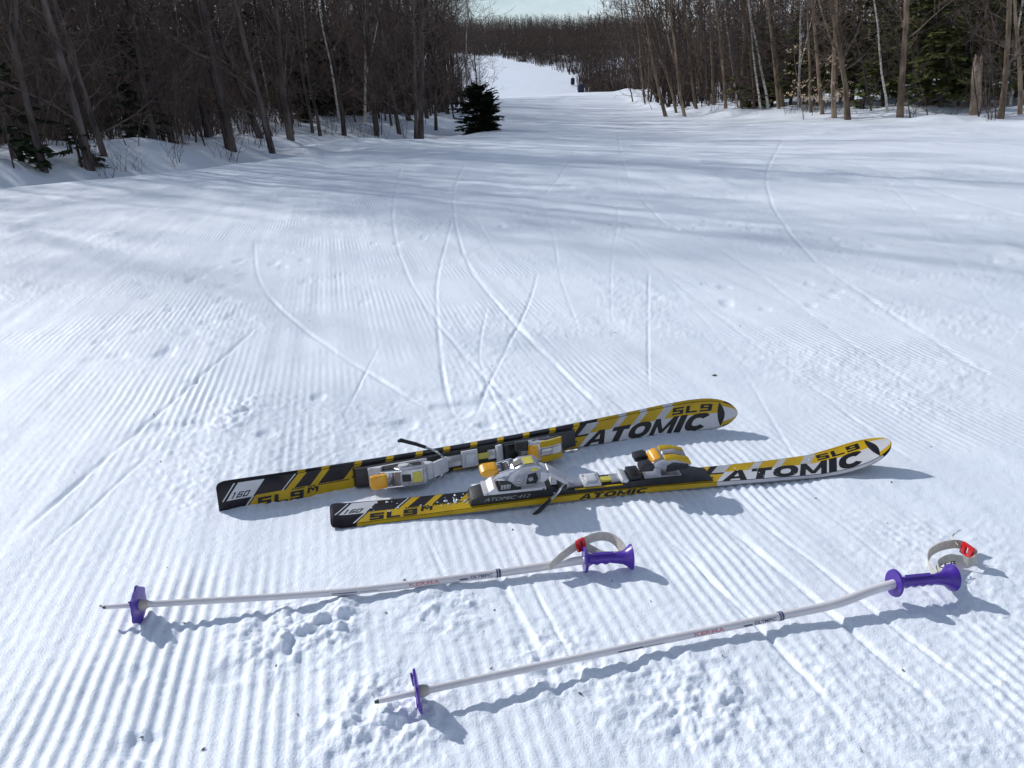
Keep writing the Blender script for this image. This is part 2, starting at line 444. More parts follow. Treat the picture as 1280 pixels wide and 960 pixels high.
def micro(x, y):
    """pressed corduroy, ski tracks, crumbs of the groomed snow (metres)"""
    r = np.hypot(x, y)
    nearf = 1 - ss(9, 22, r)
    d = np.zeros_like(x)
    dirx, diry = -0.215, 0.977
    along = x * dirx + y * diry
    perp = x * diry - y * dirx
    # --- corduroy
    wob = 0.003 * vn(along * 0.7, perp * 2.5, 71) + 0.008 * vn(along * .20, perp * .4, 72)
    ph = (perp + wob) / 0.0285 * 2 * math.pi
    cord = np.tanh(1.3 * np.sin(ph)) * 0.5
    patch = np.zeros_like(x)
    pw = fbm(x * 1.1, y * 1.1, 77, 3)
    rr_ = np.maximum(r, .3)
    step = np.abs(diry * x - dirx * y) / rr_ * np.minimum(np.maximum(.0017 * rr_ ** 2, .0042), .0092 * rr_) + np.abs(diry * y + dirx * x) / rr_ * .0016 * rr_
    sampled = 1 - ss(.22, .42, step / .0285)                # ridges finer than the sheet are left to the material
    for (px, py, sx, sy, a) in ((195, 660, .40, 1.1, 1.0), (150, 860, .34, .60, .9), (960, 620, .80, .8, .85), (1200, 760, .50, .55, .65), (720, 450, .40, .75, .75), (840, 490, .5, .6, .7), (1060, 860, .45, .35, .5), (490, 330, .5, 1.2, .55), (530, 390, .35, .6, .55), (400, 460, .25, .7, .45), (280, 520, .30, .8, .8), (660, 800, .2, .3, .15)):
        c = at(px, py)
        ca, cp = c.x * dirx + c.y * diry, c.x * diry - c.y * dirx
        patch = np.maximum(patch, a * np.exp(-(((perp - cp + .10 * pw) / sx) ** 2 + ((along - ca + .25 * pw) / sy) ** 2)))
    worn = 0.5 + 0.5 * vn(along * .8, perp * 11.0, 73)
    worn2 = ss(-0.55, 0.35, fbm(x * 1.7, y * 1.7, 74, 3))
    cm = np.clip(patch * (0.20 + 0.95 * worn) * (0.15 + 0.85 * worn2) + (0.08 + .30 * ss(2.6, 4.5, r)) * worn2 * worn, 0, 1.2)
    d += nearf * cm * 0.0082 * cord * sampled
    # broad irregular grooves along the grooming direction
    g = vn(along * .5, perp * 7.0, 75) * 0.6 + vn(along * 1.1, perp * 17.0, 76) * 0.4
    d += nearf * 0.0045 * g
    # --- crumbs and clods
    clod_m = ss(-0.15, 0.75, fbm(x * 1.3 + 4, y * 1.3, 81, 4))
    b1 = fbm(x * 24, y * 24, 82, 3)
    b2 = fbm(x * 60, y * 60, 83, 2)
    d += nearf * (clod_m * (0.0014 * np.clip(b1, -.4, 2) + 0.0019 * np.clip(b2, -.3, 2)) + 0.0006 * b2)
    d += nearf * 0.0042 * fbm(x * 2.8, y * 3.6, 84, 3)
    # loose heaps scraped up beside and around the poles
    for (px, py, sx, sy, h) in ((390, 790, .085, .12, .007), (425, 770, .04, .09, .008), (505, 905, .12, .10, .007), (460, 900, .10, .14, .007), (340, 790, .10, .10, .008), (300, 515, .06, .20, .012), (690, 830, .10, .12, .008), (560, 760, .10, .10, .008), (870, 880, .16, .14, .009)):
        c = at(px, py)
        e = np.exp(-(((x - c.x) / sx) ** 2 + ((y - c.y) / sy) ** 2))
        d += e * h * (0.55 + 0.9 * np.clip(fbm(x * 34, y * 34, 85, 3), -0.6, 1.4))
    # --- small pits left by edges, pole tips and sun
    pits = ss(0.52, 0.95, vn(x * 11, y * 11, 91)) * ss(0.1, .6, vn(x * 1.1, y * 1.1, 92))
    d -= nearf * pits * 0.010
    # --- single ski tracks
    for pl, wd, dp in TRACKS:
        P = ground_line(pl)
        wd0, dp0 = wd * .62, dp * .80
        lens = np.concatenate([[0], np.cumsum([math.hypot(P[i + 1][0] - P[i][0], P[i + 1][1] - P[i][1]) for i in range(len(P) - 1)])])
        for i in range(len(P) - 1):
            (ax, ay), (bx, by) = P[i], P[i + 1]
            L = math.hypot(bx - ax, by - ay)
            if L < 1e-6: continue
            rm = math.hypot(ax + bx, ay + by) / 2
            wd = max(wd0 * .85, .00145 * rm); dp = dp0 * max(.9, min(1.5, wd / wd0))
            m = wd * 5
            sel = np.nonzero((x > min(ax, bx) - m) & (x < max(ax, bx) + m) & (y > min(ay, by) - m) & (y < max(ay, by) + m))[0]
            if not len(sel): continue
            ux, uy = (bx - ax) / L, (by - ay) / L
            rx, ry = x[sel] - ax, y[sel] - ay
            tt = rx * ux + ry * uy
            dd = rx * -uy + ry * ux
            ok = (tt >= 0) & (tt < L)
            q = dd / wd
            prof = -dp * np.exp(-q * q) + 0.40 * dp * np.exp(-((q - 1.45) / 0.5) ** 2) * (0.6 + 0.8 * vn(x[sel] * 20, y[sel] * 20, 95)) + 0.05 * dp * np.exp(-((q + 1.5) / .5) ** 2)
            al = lens[i] + tt
            prof = prof * ss(0, .35, al) * ss(0, .35, lens[-1] - al)
            d[sel] += np.where(ok, prof * (0.70 + 0.45 * vn(x[sel] * 3, y[sel] * 3, 96) + .2 * vn(x[sel] * 16, y[sel] * 16, 94)), 0)
    # gentle scrape marks further up the slope
    far = ss(4, 8, r) * (1 - ss(30, 60, r))
    d += far * (0.020 * np.clip(fbm(x * 2.2, y * 1.1, 97, 4), -.2, 2) * ss(-.1, .8, fbm(x * .5, y * .4, 98, 2)) + 0.012 * vn(along * .25, perp * 3.0, 99))
    # keep the snow just under the lying gear from rising through it
    return d

def build_ground():
    dense = np.arange(-40, 40.001, 0.092)
    coarse = np.concatenate([np.arange(42, 60, 1.5), np.arange(60, 180, 6.0)])
    th = np.radians(np.concatenate([-coarse[::-1], dense, coarse]))
    rs = [0.2, 0.5, 0.75, 0.9]
    while rs[-1] < 460:
        r = rs[-1]
        rs.append(r + min(max(0.0017 * r * r, 0.0042), 0.0092 * r))
    rs = np.array(rs)
    nt_, nr = len(th), len(rs)
    # columns stand at x = r*sin, y = r*cos
    X = rs[:, None] * np.sin(th)[None, :]
    Y = rs[:, None] * np.cos(th)[None, :]
    x, y = X.ravel(), Y.ravel()
    z = H(x, y) + micro(x, y)
    n = len(x)
    co = np.empty((n + 1, 3), np.float32)
    co[:n, 0], co[:n, 1], co[:n, 2] = x, y, z
    co[n] = (0, 0, 0)
    i = np.arange(nr - 1)[:, None] * nt_
    j = np.arange(nt_)[None, :]
    j2 = (j + 1) % nt_
    quads = np.stack([i + j, i + nt_ + j, i + nt_ + j2, i + j2], -1).reshape(-1, 4)
    jj = np.arange(nt_)
    tris = np.stack([np.full(nt_, n), jj, (jj + 1) % nt_], -1)
    me = bpy.data.meshes.new('snow_ground')
    me.vertices.add(n + 1)
    me.vertices.foreach_set('co', co.ravel())
    nl = quads.size + tris.size
    me.loops.add(nl)
    me.loops.foreach_set('vertex_index', np.concatenate([quads.ravel(), tris.ravel()]).astype(np.int32))
    me.polygons.add(len(quads) + len(tris))
    st = np.concatenate([np.arange(len(quads)) * 4, quads.size + np.arange(len(tris)) * 3]).astype(np.int32)
    me.polygons.foreach_set('loop_start', st)
    me.polygons.foreach_set('use_smooth', np.ones(len(st), bool))
    me.materials.append(SNOW)
    me.update(calc_edges=True)
    me.validate()
    o = bpy.data.objects.new('snow_ground', me)
    col.objects.link(o)
    tag(o, 'groomed white ski slope with ski tracks and corduroy ridges', kind='structure')
    print('ground verts', n, 'quads', len(quads))
build_ground()

# ------------------------------------------------------------------ trees
rng = random.Random(7)

def rvec(r, s): return Vector((r.uniform(-s, s), r.uniform(-s, s), r.uniform(-s, s)))

def limb(mb, r, p, d, L, rad, depth, k, up=0.12, seg=4, kids=(5, 4, 3), minr=0.003):
    """a wandering branch with side branches"""
    pts, rads = [Vector(p)], [rad]
    d = Vector(d).normalized()
    dirs = [d.copy()]
    for i in range(seg):
        d = (d + rvec(r, 0.22) + Vector((0, 0, up))).normalized()
        pts.append(pts[-1] + d * (L / seg))
        rads.append(max(rad * (1 - 0.8 * (i + 1) / seg), minr))
        dirs.append(d.copy())
    mb.tube(pts, rads, k, cap=False)
    if depth > 0:
        for j in range(kids[-depth] if depth <= len(kids) else 3):
            t = r.uniform(0.25, 1.0)
            i = min(int(t * seg), seg - 1)
            f = t * seg - i
            q = pts[i].lerp(pts[i + 1], f)
            side = dirs[i].orthogonal().normalized()
            side = Matrix.Rotation(r.uniform(0, 6.28), 3, dirs[i]) @ side
            nd = (dirs[i] * r.uniform(.5, 1.0) + side * r.uniform(.5, 1.0)).normalized()
            limb(mb, r, q, nd, L * r.uniform(.35, .6), max(rads[i] * .55, minr), depth - 1, 3, up, max(2, seg - 1), kids, minr)

def hardwood(seed, h, r0, first=0.12, nb=26, fork=False):
    r = random.Random(seed)
    tr, cr = MB(), MB()
    seg = 9
    pts, rads = [Vector((0, 0, -0.35))], [r0 * 1.35]
    d = Vector((0, 0, 1))
    for i in range(seg):
        d = (d + Vector((r.uniform(-.085, .085), r.uniform(-.085, .085), 0.04))).normalized()
        pts.append(pts[-1] + d * (h / seg))
        rads.append(r0 * (1 - 0.86 * ((i + 1) / seg) ** 1.1) * (1.0 if i else 1.02))
    tr.tube(pts, rads, 8)
    if fork:
        i = 2
        f = [pts[i]]
        dd = Vector((r.choice([-1, 1]) * .35, r.uniform(-.2, .2), 1)).normalized()
        fr = [rads[i] * .7]
        for k in range(5):
            dd = (dd + rvec(r, .06) + Vector((0, 0, .08))).normalized()
            f.append(f[-1] + dd * h / 9); fr.append(rads[i] * .7 * (1 - (k + 1) / 6))
        tr.tube(f, fr, 6)
    for j in range(nb):
        t = first + (1 - first) * (j + r.random()) / nb
        i = min(int(t * seg), seg - 1)
        q = pts[i].lerp(pts[i + 1], t * seg - i)
        az = r.uniform(0, 6.283)
        el = r.uniform(.15, .9)
        nd = Vector((math.cos(az), math.sin(az), el))
        L = h * (0.10 + 0.20 * (1 - t)) * r.uniform(.6, 1.3)
        if t < .3: L *= .6
        limb(cr, r, q, nd, L, max(rads[i] * .30, .008), 2 if (t < .62 or j % 2) else 1, 4, .10, 4, (6, 4), 0.0052)
    return tr.mesh('trunk', BARK, smooth=True), cr.mesh('crown', TWIG)

def sapling(seed, h, stems):
    r = random.Random(seed)
    tr, cr = MB(), MB()
    for s in range(stems):
        b = Vector((r.uniform(-.25, .25), r.uniform(-.25, .25), -.15)) if s else Vector((0, 0, -.15))
        d = Vector((r.uniform(-.2, .2), r.uniform(-.2, .2), 1)).normalized()
        hh = h * r.uniform(.6, 1.0)
        pts, rads = [b], [hh * .0062]
        for i in range(6):
            d = (d + rvec(r, .10) + Vector((0, 0, .06))).normalized()
            pts.append(pts[-1] + d * hh / 6); rads.append(max(hh * .0062 * (1 - (i + 1) / 6.5), .003))
        tr.tube(pts, rads, 5)
        for j in range(int(9 + hh * 2.2)):
            t = r.uniform(.10, 1)
            i = min(int(t * 6), 5)
            q = pts[i].lerp(pts[i + 1], t * 6 - i)
            az = r.uniform(0, 6.283)
            limb(cr, r, q, Vector((math.cos(az), math.sin(az), r.uniform(.3, 1.1))), hh * r.uniform(.10, .26), .006, 2, 3, .1, 3, (4, 3), .0028)
    return tr.mesh('trunk', BARK, smooth=True), cr.mesh('crown', TWIG)

def conifer(seed, h, spread, droop=0.25, bare=0.08, nm=NEEDLE, dens=1.0, bush=False):
    r = random.Random(seed)
    tr, cr = MB(), MB()
    tr.tube([(0, 0, -.3), (0, 0, h * .3), (r.uniform(-.1, .1), 0, h * .7), (0, 0, h)], [h * .016 + .02, h * .013 + .015, h * .007, .008], 7)
    n = int(h * 12 * dens)
    for j in range(n):
        t = bare + (1 - bare) * (j + r.random()) / n
        az0 = r.uniform(0, 6.283)
        L = spread * ((1 - t) ** .75 if not bush else max(.0, 1 - (abs(t - .36) / .66) ** 2.0) ** .5 * (.8 + .25 * math.sin(3 * az0 + 7 * t))) * r.uniform(.5, 1.15) + .10
        az = az0
        z0 = t * h
        dz = (.28 - .5 * (1 - t)) * droop * 4 * r.uniform(.6, 1.3) if not bush else (t - .25) * 1.1 + r.uniform(-.3, .3)
        a = Vector((math.cos(az), math.sin(az), dz)).normalized()
        side = a.cross(Vector((0, 0, 1))).normalized()
        pts = [Vector((0, 0, z0))]
        for k in range(1, 5):
            q = pts[0] + a * L * k / 4 + Vector((0, 0, -droop * L * .35 * (k / 4) ** 2))
            pts.append(q)
        tr.tube(pts, [.006 + L * .006, .005 + L * .004, .006, .004, .003], 3, cap=False)
        ns = int(14 + L * 26)
        for s in range(ns):
            u = r.uniform(.12, 1.0)
            i = min(int(u * 4), 3)
            q = pts[i].lerp(pts[i + 1], u * 4 - i)
            sl = L * (.34 * (1 - u) + .13) * r.uniform(.5, 1.2)
            sg = r.choice([-1, 1])
            fd = (a * r.uniform(.35, .9) + side * sg * r.uniform(.5, 1.0) + Vector((0, 0, r.uniform(-.45, .12)))).normalized()
            w = fd.cross(Vector((r.uniform(-.5, .5), r.uniform(-.5, .5), 1))).normalized()
            # a spray: three ragged leaflets of needles
            for m in range(3):
                o0 = q + fd * sl * m * .30
                e = o0 + (fd + w * r.uniform(-.55, .55)) * sl * .55
                ww = w * (.026 + .045 * r.random()) * (1 + L * .3)
                cr.add([o0 - ww * .5, o0 + fd * sl * .25 + ww + Vector((0, 0, .012)), e, o0 + fd * sl * .25 - ww], [(0, 1, 2, 3)])
    return tr.mesh('trunk', BARK, smooth=True), cr.mesh('crown', nm)

HW = [hardwood(100 + i, [13, 15, 11, 16, 12, 14, 9, 10][i], [.088, .105, .068, .120, .074, .095, .054, .060][i], [.10, .14, .08, .16, .06, .1, .08, .05][i], [30, 30, 28, 32, 34, 30, 30, 34][i], i in (2, 5)) for i in range(8)]
SP = [sapling(200 + i, [3.2, 4.5, 5.5, 2.4, 6.5, 3.8][i], [1, 1, 2, 3, 1, 2][i]) for i in range(6)]
CF = [conifer(300, 3.4, 1.25, .35, .05), conifer(301, 5.5, 1.7, .30, .08), conifer(302, 2.0, .95, .35, .03), conifer(303, 9.0, 2.3, .35, .14), conifer(304, 2.6, 1.0, .10, .02, NEEDLE, 7.0, True)]
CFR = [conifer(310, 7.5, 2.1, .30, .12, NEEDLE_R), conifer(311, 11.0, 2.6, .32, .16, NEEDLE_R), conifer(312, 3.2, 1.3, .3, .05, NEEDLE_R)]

def with_mat(me, m):
    c = me.copy()
    c.materials.clear()
    c.materials.append(m)
    return c
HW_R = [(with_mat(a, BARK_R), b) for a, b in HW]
HW_B = [(with_mat(HW[i][0], BIRCH), HW[i][1]) for i in (6, 7, 2)]
SP_B = [(with_mat(SP[4][0], BIRCH), SP[4][1]), (with_mat(SP[2][0], BIRCH), SP[2][1])]

def place(name, protos, x, y, label, cat, group, scale=1.0, lean=(0, 0), idx=None, z=None):
    me = protos[idx if idx is not None else rng.randrange(len(protos))]
    root = empty(name, (x, y, (Hf(x, y) if z is None else z) - 0.02))
    root.rotation_euler = (lean[1], lean[0], 0)
    root.scale = (scale, scale, scale)
    tag(root, label, cat, group)
    rz = rng.uniform(0, 6.283)
    for nm, m in zip(('trunk', 'crown'), me):
        o = bpy.data.objects.new(nm, m)
        col.objects.link(o)
        o.parent = root
        o.rotation_euler = (0, 0, rz)
    return root

def spot_ok(x, y, taken, dmin):
    for (a, b) in taken:
        if (a - x) ** 2 + (b - y) ** 2 < dmin * dmin:
            return False
    return True

taken = []
# --- trees the photograph shows one by one on the shaded side of the run
def tx(px, y): return (px - 640) / FPX * (y * math.cos(PITCH) + 0.343)
LW = 'bare grey-brown hardwood in the dense wood on the shaded side of the run'
LOWN = {287: 'thickest leaning hardwood trunk beside the snow mound on the shaded bank', 262: 'dark hardwood trunk just behind the thickest leaning trunk',
        110: 'hardwood trunk rising from the small crouching evergreen', 52: 'leaning hardwood trunk with the broken branch hung against it',
        132: 'slim hardwood trunk next to the crouching evergreen', 193: 'straight hardwood trunk in front of the young drooping hemlock',
        340: 'leaning hardwood trunk beside twigs at the near end of the snow mound', 363: 'straight dark hardwood trunk right behind the snow mound',
        525: 'dark multi-limbed hardwood nearest the hollow before the spruce bush', 545: 'slender hardwood between the dark hollow and the spruce bush'}
for (px, y, i, s, ln) in ((287, 22, 3, 1.0, -.17), (262, 24, 1, .9, -.12), (110, 17.0, 0, .95, -.10), (52, 16, 2, 1.0, -.14), (132, 18, 4, .8, -.08), (193, 20, 5, .75, -.14), (205, 21, 6, .8, -.1), (340, 22.5, 0, .9, -.15), (363, 25.5, 5, 1.0, -.12), (215, 23, 1, .8, -.1), (525, 30, 3, .8, -.04), (519, 29, 0, .75, .04), (545, 33, 4, .8, -.03), (470, 30, 2, .9, -.06), (500, 31, 5, .8, -.08), (430, 29, 1, .7, -.06), (400, 28, 6, 1, -.1), (20, 17, 5, .8, -.12), (80, 20, 1, .85, -.15), (165, 24, 0, .9, -.1)):
    x = tx(px, y)
    taken.append((x, y))
    place('hardwood_tree', HW, x, y, LOWN.get(px, LW), 'tree', 'hardwoods on the shaded side of the run', s, (ln, rng.uniform(-.03, .03)), i)
n = 0
while n < 165:
    y = 15 + 60 * rng.random() ** 1.25
    xl = float(x_left(y)) - 0.6
    x = xl - (0.2 + (y * 0.75 + 3 + xl)) * rng.random() if rng.random() < .8 else xl - rng.random() * 3.5
    if x < -0.80 * y - 2.5 or .6 * x + .8 * y < 6.0 or x > xl: continue
    if not spot_ok(x, y, taken, .55): continue
    taken.append((x, y)); n += 1
    place('hardwood_tree', HW, x, y, LW, 'tree', 'hardwoods on the shaded side of the run', rng.uniform(.6, 1.05), (-.08 + rng.gauss(0, .05), rng.gauss(0, .04)))
n = 0
while n < 130:
    y = 15 + 50 * rng.random() ** 1.5
    xl = float(x_left(y)) - 0.2
    x = xl - rng.random() ** 1.6 * (y * 0.75 + 3 + xl)
    if x < -0.76 * y - 2 or .6 * x + .8 * y < 6.2: continue
    n += 1
    place('sapling', SP, x, y, 'thin bare sapling among the dark hardwood trunks', 'sapling', 'saplings on the shaded side of the run', rng.uniform(.5, 1.0), (-.06 + rng.gauss(0, .1), rng.gauss(0, .08)))
# white birches among them
for k, (px, y, i, s, ln) in enumerate(((582, 44, 0, .95, .01), (601, 43, 1, .8, .09), (427, 31, 0, .8, -.09), (457, 33, 2, .8, -.03), (392, 34, 0, .8, -.09), (340, 36, 1, .8, -.1), (445, 40, 0, .9, -.05))):
    place('birch_tree', HW_B if k not in (1,) else SP_B, tx(px, y), y,
          ['slender white birch rising beside the dark spruce bush', 'small forked white birch just above the dark spruce bush'][k] if k < 2 else 'white birch trunk among dark hardwoods behind the snow mound', 'tree',
          None if k < 2 else 'birches in the shaded wood', s, (ln, 0), i if k != 1 else 1)
# dark evergreens on the shaded side
for (px, y, i, s, lab) in (
        (597, 30.5, 4, 1.0, 'rounded dark spruce bush standing alone at the edge of the run'),
        (612, 30.8, 4, .48, 'small dark spruce growing against the rounded spruce bush'),
        (182, 20.6, 1, .50, 'young dark hemlock with drooping boughs by the trunks above the snow bank'),
        (28, 16.2, 2, .95, 'low dark evergreen spreading over the snow beside the leaning trunk'),
        (100, 17.0, 2, .65, 'small dark evergreen crouching at the foot of a hardwood trunk'),
        (385, 33, 1, .75, 'dark evergreen standing behind the snow mound'),
        (410, 36, 1, .9, 'tall narrow dark evergreen behind the birch trunk'),
        (445, 36, 0, 1.0, 'bushy dark evergreen between the birches'),
        (330, 40, 3, .8, 'tall dark hemlock with green boughs high in the shaded wood'),
        (60, 30, 3, .7, 'tall dark hemlock deep in the shaded wood behind leaning trunks')):
    o = place('evergreen_tree', CF, tx(px, y), y, lab, 'tree', None, s, (-.05, 0), i)
    if px == 597: o.scale = (.90, .90, .60); o.rotation_euler = (0, 0, 0)

for (x, y, i, s_) in ((-15.0, 13.9, 0, .75), (-13.8, 14.6, 1, .75), (-16.5, 15.0, 3, .70), (-15.4, 16.2, 5, .8), (-13.2, 15.6, 4, .8), (-17.2, 16.5, 1, .7)):  # unseen hardwoods, added to cast soft shade on the slope
    place('hardwood_tree', HW, x, y, 'bare hardwood added out of view for its shade, where the shaded wood bends back, past the low spreading evergreen', 'tree', 'unseen hardwoods at the bend of the shaded wood', s_, (-.05, 0), i)
# --- sunlit side of the run
RW = 'bare brown hardwood leaning over the sunlit edge of the run'
ROWN = {1122: 'thick straight hardwood in front of the sunlit hemlock', 1245: 'pale grey hardwood trunk standing next to the broken snag', 1057: 'curving hardwood trunk to the snag side of the beech saplings',
        1025: 'leaning hardwood trunk right behind the beech saplings', 970: 'strongly leaning hardwood beside the bushy green pine', 832: 'forward leaning hardwood at the corner where the run narrows',
        855: 'second leaning hardwood from the corner where the run narrows', 790: 'slim hardwood at the far end of the sunlit tree line', 905: 'leaning hardwood between the narrow corner and the green pine'}
for (px, y, i, s, ln, birch) in ((1122, 29, 3, .9, -.10, 0), (1245, 26, 0, 1.0, -.12, 0), (1057, 30, 1, .9, -.24, 0), (1040, 31, 5, .85, -.22, 0), (1025, 32, 0, .8, -.24, 0), (970, 36, 4, .9, -.30, 0), (975, 38, 1, .8, -.28, 0), (905, 40, 0, .8, -.22, 0), (855, 40, 5, .8, -.26, 0), (832, 41, 0, .9, -.25, 0), (845, 44, 2, .9, -.2, 0), (870, 43, 1, .7, -.2, 0), (1010, 33, 6, 1, -.25, 0), (790, 58, 6, .8, -.15, 0), (805, 55, 4, .7, -.2, 0), (1155, 33, 2, .9, -.12, 0), (1195, 34, 4, .9, -.1, 0), (1215, 31, 1, .8, -.12, 0), (940, 39, 0, .8, -.22, 0), (890, 46, 3, .7, -.2, 0),
        (948, 37, 0, .95, -.25, 1), (958, 37.5, 1, .95, -.24, 1), (995, 36, 2, .8, -.2, 1), (1255, 30, 1, .8, -.1, 1), (1105, 30.5, 0, .8, -.22, 1), (920, 42, 1, .8, -.2, 1)):
    x = tx(px, y)
    taken.append((x, y))
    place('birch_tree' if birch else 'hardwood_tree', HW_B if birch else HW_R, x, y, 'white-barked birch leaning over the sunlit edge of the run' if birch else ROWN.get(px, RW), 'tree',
          'birches on the sunlit side of the run' if birch else 'hardwoods on the sunlit side of the run', s, (ln + rng.uniform(-.03, .03), rng.uniform(-.05, .05)), i)
n = 0
while n < 75:
    y = 26 + 55 * rng.random() ** 1.2
    xr = float(x_right(y)) + 0.8
    x = xr + rng.random() ** 1.3 * max(2.0, (y * .74 + 2 - xr))
    if x > .78 * y + 3 or not spot_ok(x, y, taken, .8): continue
    if x / y > .42 and y < 45 and rng.random() < .65: continue
    taken.append((x, y)); n += 1
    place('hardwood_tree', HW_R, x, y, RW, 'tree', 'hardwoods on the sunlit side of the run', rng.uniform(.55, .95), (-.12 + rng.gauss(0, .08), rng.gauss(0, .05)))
n = 0
while n < 70:
    y = 26 + 50 * rng.random() ** 1.3
    xr = float(x_right(y)) + 0.5
    x = xr + rng.random() ** 1.8 * max(2.0, (y * .74 + 2 - xr))
    if x > .78 * y + 3: continue
    n += 1
    place('sapling', SP, x, y, 'thin bare sapling at the sunlit edge of the run', 'sapling', 'saplings on the sunlit side of the run', rng.uniform(.5, 1.1), (-.14 + rng.gauss(0, .12), rng.gauss(0, .08)))
for (px, y, i, s, lab) in (
        (1150, 31.5, 0, .85, 'yellow-green hemlock with sunlit boughs hanging over the snow'),
        (1185, 36, 1, .85, 'tall green hemlock behind the sunlit hemlock boughs'),
        (1278, 30, 0, .8, 'green hemlock with low boughs beside the pale trunk'),
        (1240, 38, 1, .9, 'tall dark green hemlock behind the broken snag'),
        (1205, 33, 0, .75, 'green hemlock with thin boughs close behind the broken snag'),
        (1262, 32, 1, .6, 'dense green hemlock filling the gap behind the pale grey trunk'),
        (1170, 31.0, 2, 1.3, 'low bushy green hemlock beside the sunlit hemlock'),
        (1098, 33.5, 0, .62, 'narrow green hemlock between two curving hardwoods'),
        (1228, 30.5, 0, .6, 'half-grown green hemlock right beside the broken snag'),
        (1060, 37, 0, .8, 'green hemlock behind the curving hardwood trunk'),
        (1140, 34.5, 1, .62, 'broad green hemlock with boughs reaching between the sunlit trunks'),
        (1192, 31.5, 0, .55, 'young feathery hemlock in front of the tall green hemlocks'),
        (1120, 36, 0, .9, 'green hemlock shading the snow behind the thick straight hardwood'),
        (940, 40, 2, 1.25, 'bushy green pine at the foot of the leaning birches'),
        (962, 39.5, 2, 1.1, 'low green pine beside the leaning birch trunks'),
        (985, 38, 0, .6, 'slim green hemlock behind the leafy beech saplings'),
        (1015, 37, 0, .7, 'feathery green hemlock between the leaning hardwoods and the beech saplings'),
        (1090, 42, 1, .75, 'tall green hemlock deep behind the twisted hardwoods'),
        (1075, 33, 2, .6, 'small green hemlock seedling under the hardwoods'),
        (1040, 46, 1, .8, 'tall green hemlock far back in the sunlit wood')):
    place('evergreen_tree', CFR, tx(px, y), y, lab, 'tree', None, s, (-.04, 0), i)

# broken snag
def snag():
    r = random.Random(5)
    mb = MB()
    pts = [(0, 0, -.3), (.01, 0, .5), (-.04, .02, 1.1), (-.06, .02, 1.6)]
    mb.tube(pts, [.20, .165, .155, .15], 10, cap=False)
    # splintered top
    top = Vector((-.06, .02, 1.6))
    for j in range(10):
        a0, a1 = 2 * math.pi * j / 10, 2 * math.pi * (j + 1) / 10
        p0 = top + Vector((math.cos(a0), math.sin(a0), 0)) * .15
        p1 = top + Vector((math.cos(a1), math.sin(a1), 0)) * .15
        t = top + Vector((math.cos(a0 + .3) * .11, math.sin(a0 + .3) * .11, r.uniform(.05, .32)))
        c = top + Vector((0, 0, .02))
        mb.add([p0, p1, t, c], [(0, 1, 2), (1, 3, 2), (3, 0, 2)])
    y = 28.5; x = tx(1213, y)
    o = mb.build('broken_snag', DEAD, smooth=True)
    o.location = (x, y, Hf(x, y))
    o.rotation_euler = (0, -.08, 0)
    tag(o, 'pale broken tree snag with a splintered top between hardwood trunks', 'snag')
snag()

# beech saplings keeping their dry leaves
def beech(seed):
    r = random.Random(seed)
    tr, cr, lf = MB(), MB(), MB()
    d = Vector((0, 0, 1)); pts = [Vector((0, 0, -.15))]
    for i in range(6):
        d = (d + rvec(r, .12) + Vector((0, 0, .05))).normalized(); pts.append(pts[-1] + d * .5)
    tr.tube(pts, [.022, .02, .017, .014, .01, .007, .004], 5)
    for j in range(22):
        t = r.uniform(.25, 1); i = min(int(t * 6), 5)
        q = pts[i].lerp(pts[i + 1], t * 6 - i)
        az = r.uniform(0, 6.28)
        dd = Vector((math.cos(az), math.sin(az), r.uniform(0, .4)))
        L = r.uniform(.3, .8)
        cr.tube([q, q + dd * L * .5, q + dd * L + Vector((0, 0, .05))], [.006, .004, .003], 3, cap=False)
        for k in range(9):
            p = q + dd * L * r.uniform(.25, 1.05) + rvec(r, .06)
            a = rvec(r, 1).normalized() * .045; b = a.orthogonal().normalized() * .028
            lf.add([p - a, p + b, p + a, p - b], [(0, 1, 2, 3)])
    return tr.mesh('trunk', BARK_R), cr.mesh('branches', TWIG), lf.mesh('leaves', LEAF)
BE = [beech(1), beech(2)]
for k, (px, y, s) in enumerate(((1003, 31.5, .9), (1042, 31, .75), (1012, 32.2, .7))):
    x = tx(px, y)
    root = empty('beech_sapling', (x, y, Hf(x, y)))
    root.scale = (s, s, s); root.rotation_euler = (0, -.1, k * 2.0)
    tag(root, 'beech sapling still holding pale dry leaves at the edge of the run', 'sapling', 'leafy beech saplings')
    for nm, m in zip(('trunk', 'branches', 'leaves'), BE[k % 2]):
        o = bpy.data.objects.new(nm, m); col.objects.link(o); o.parent = root

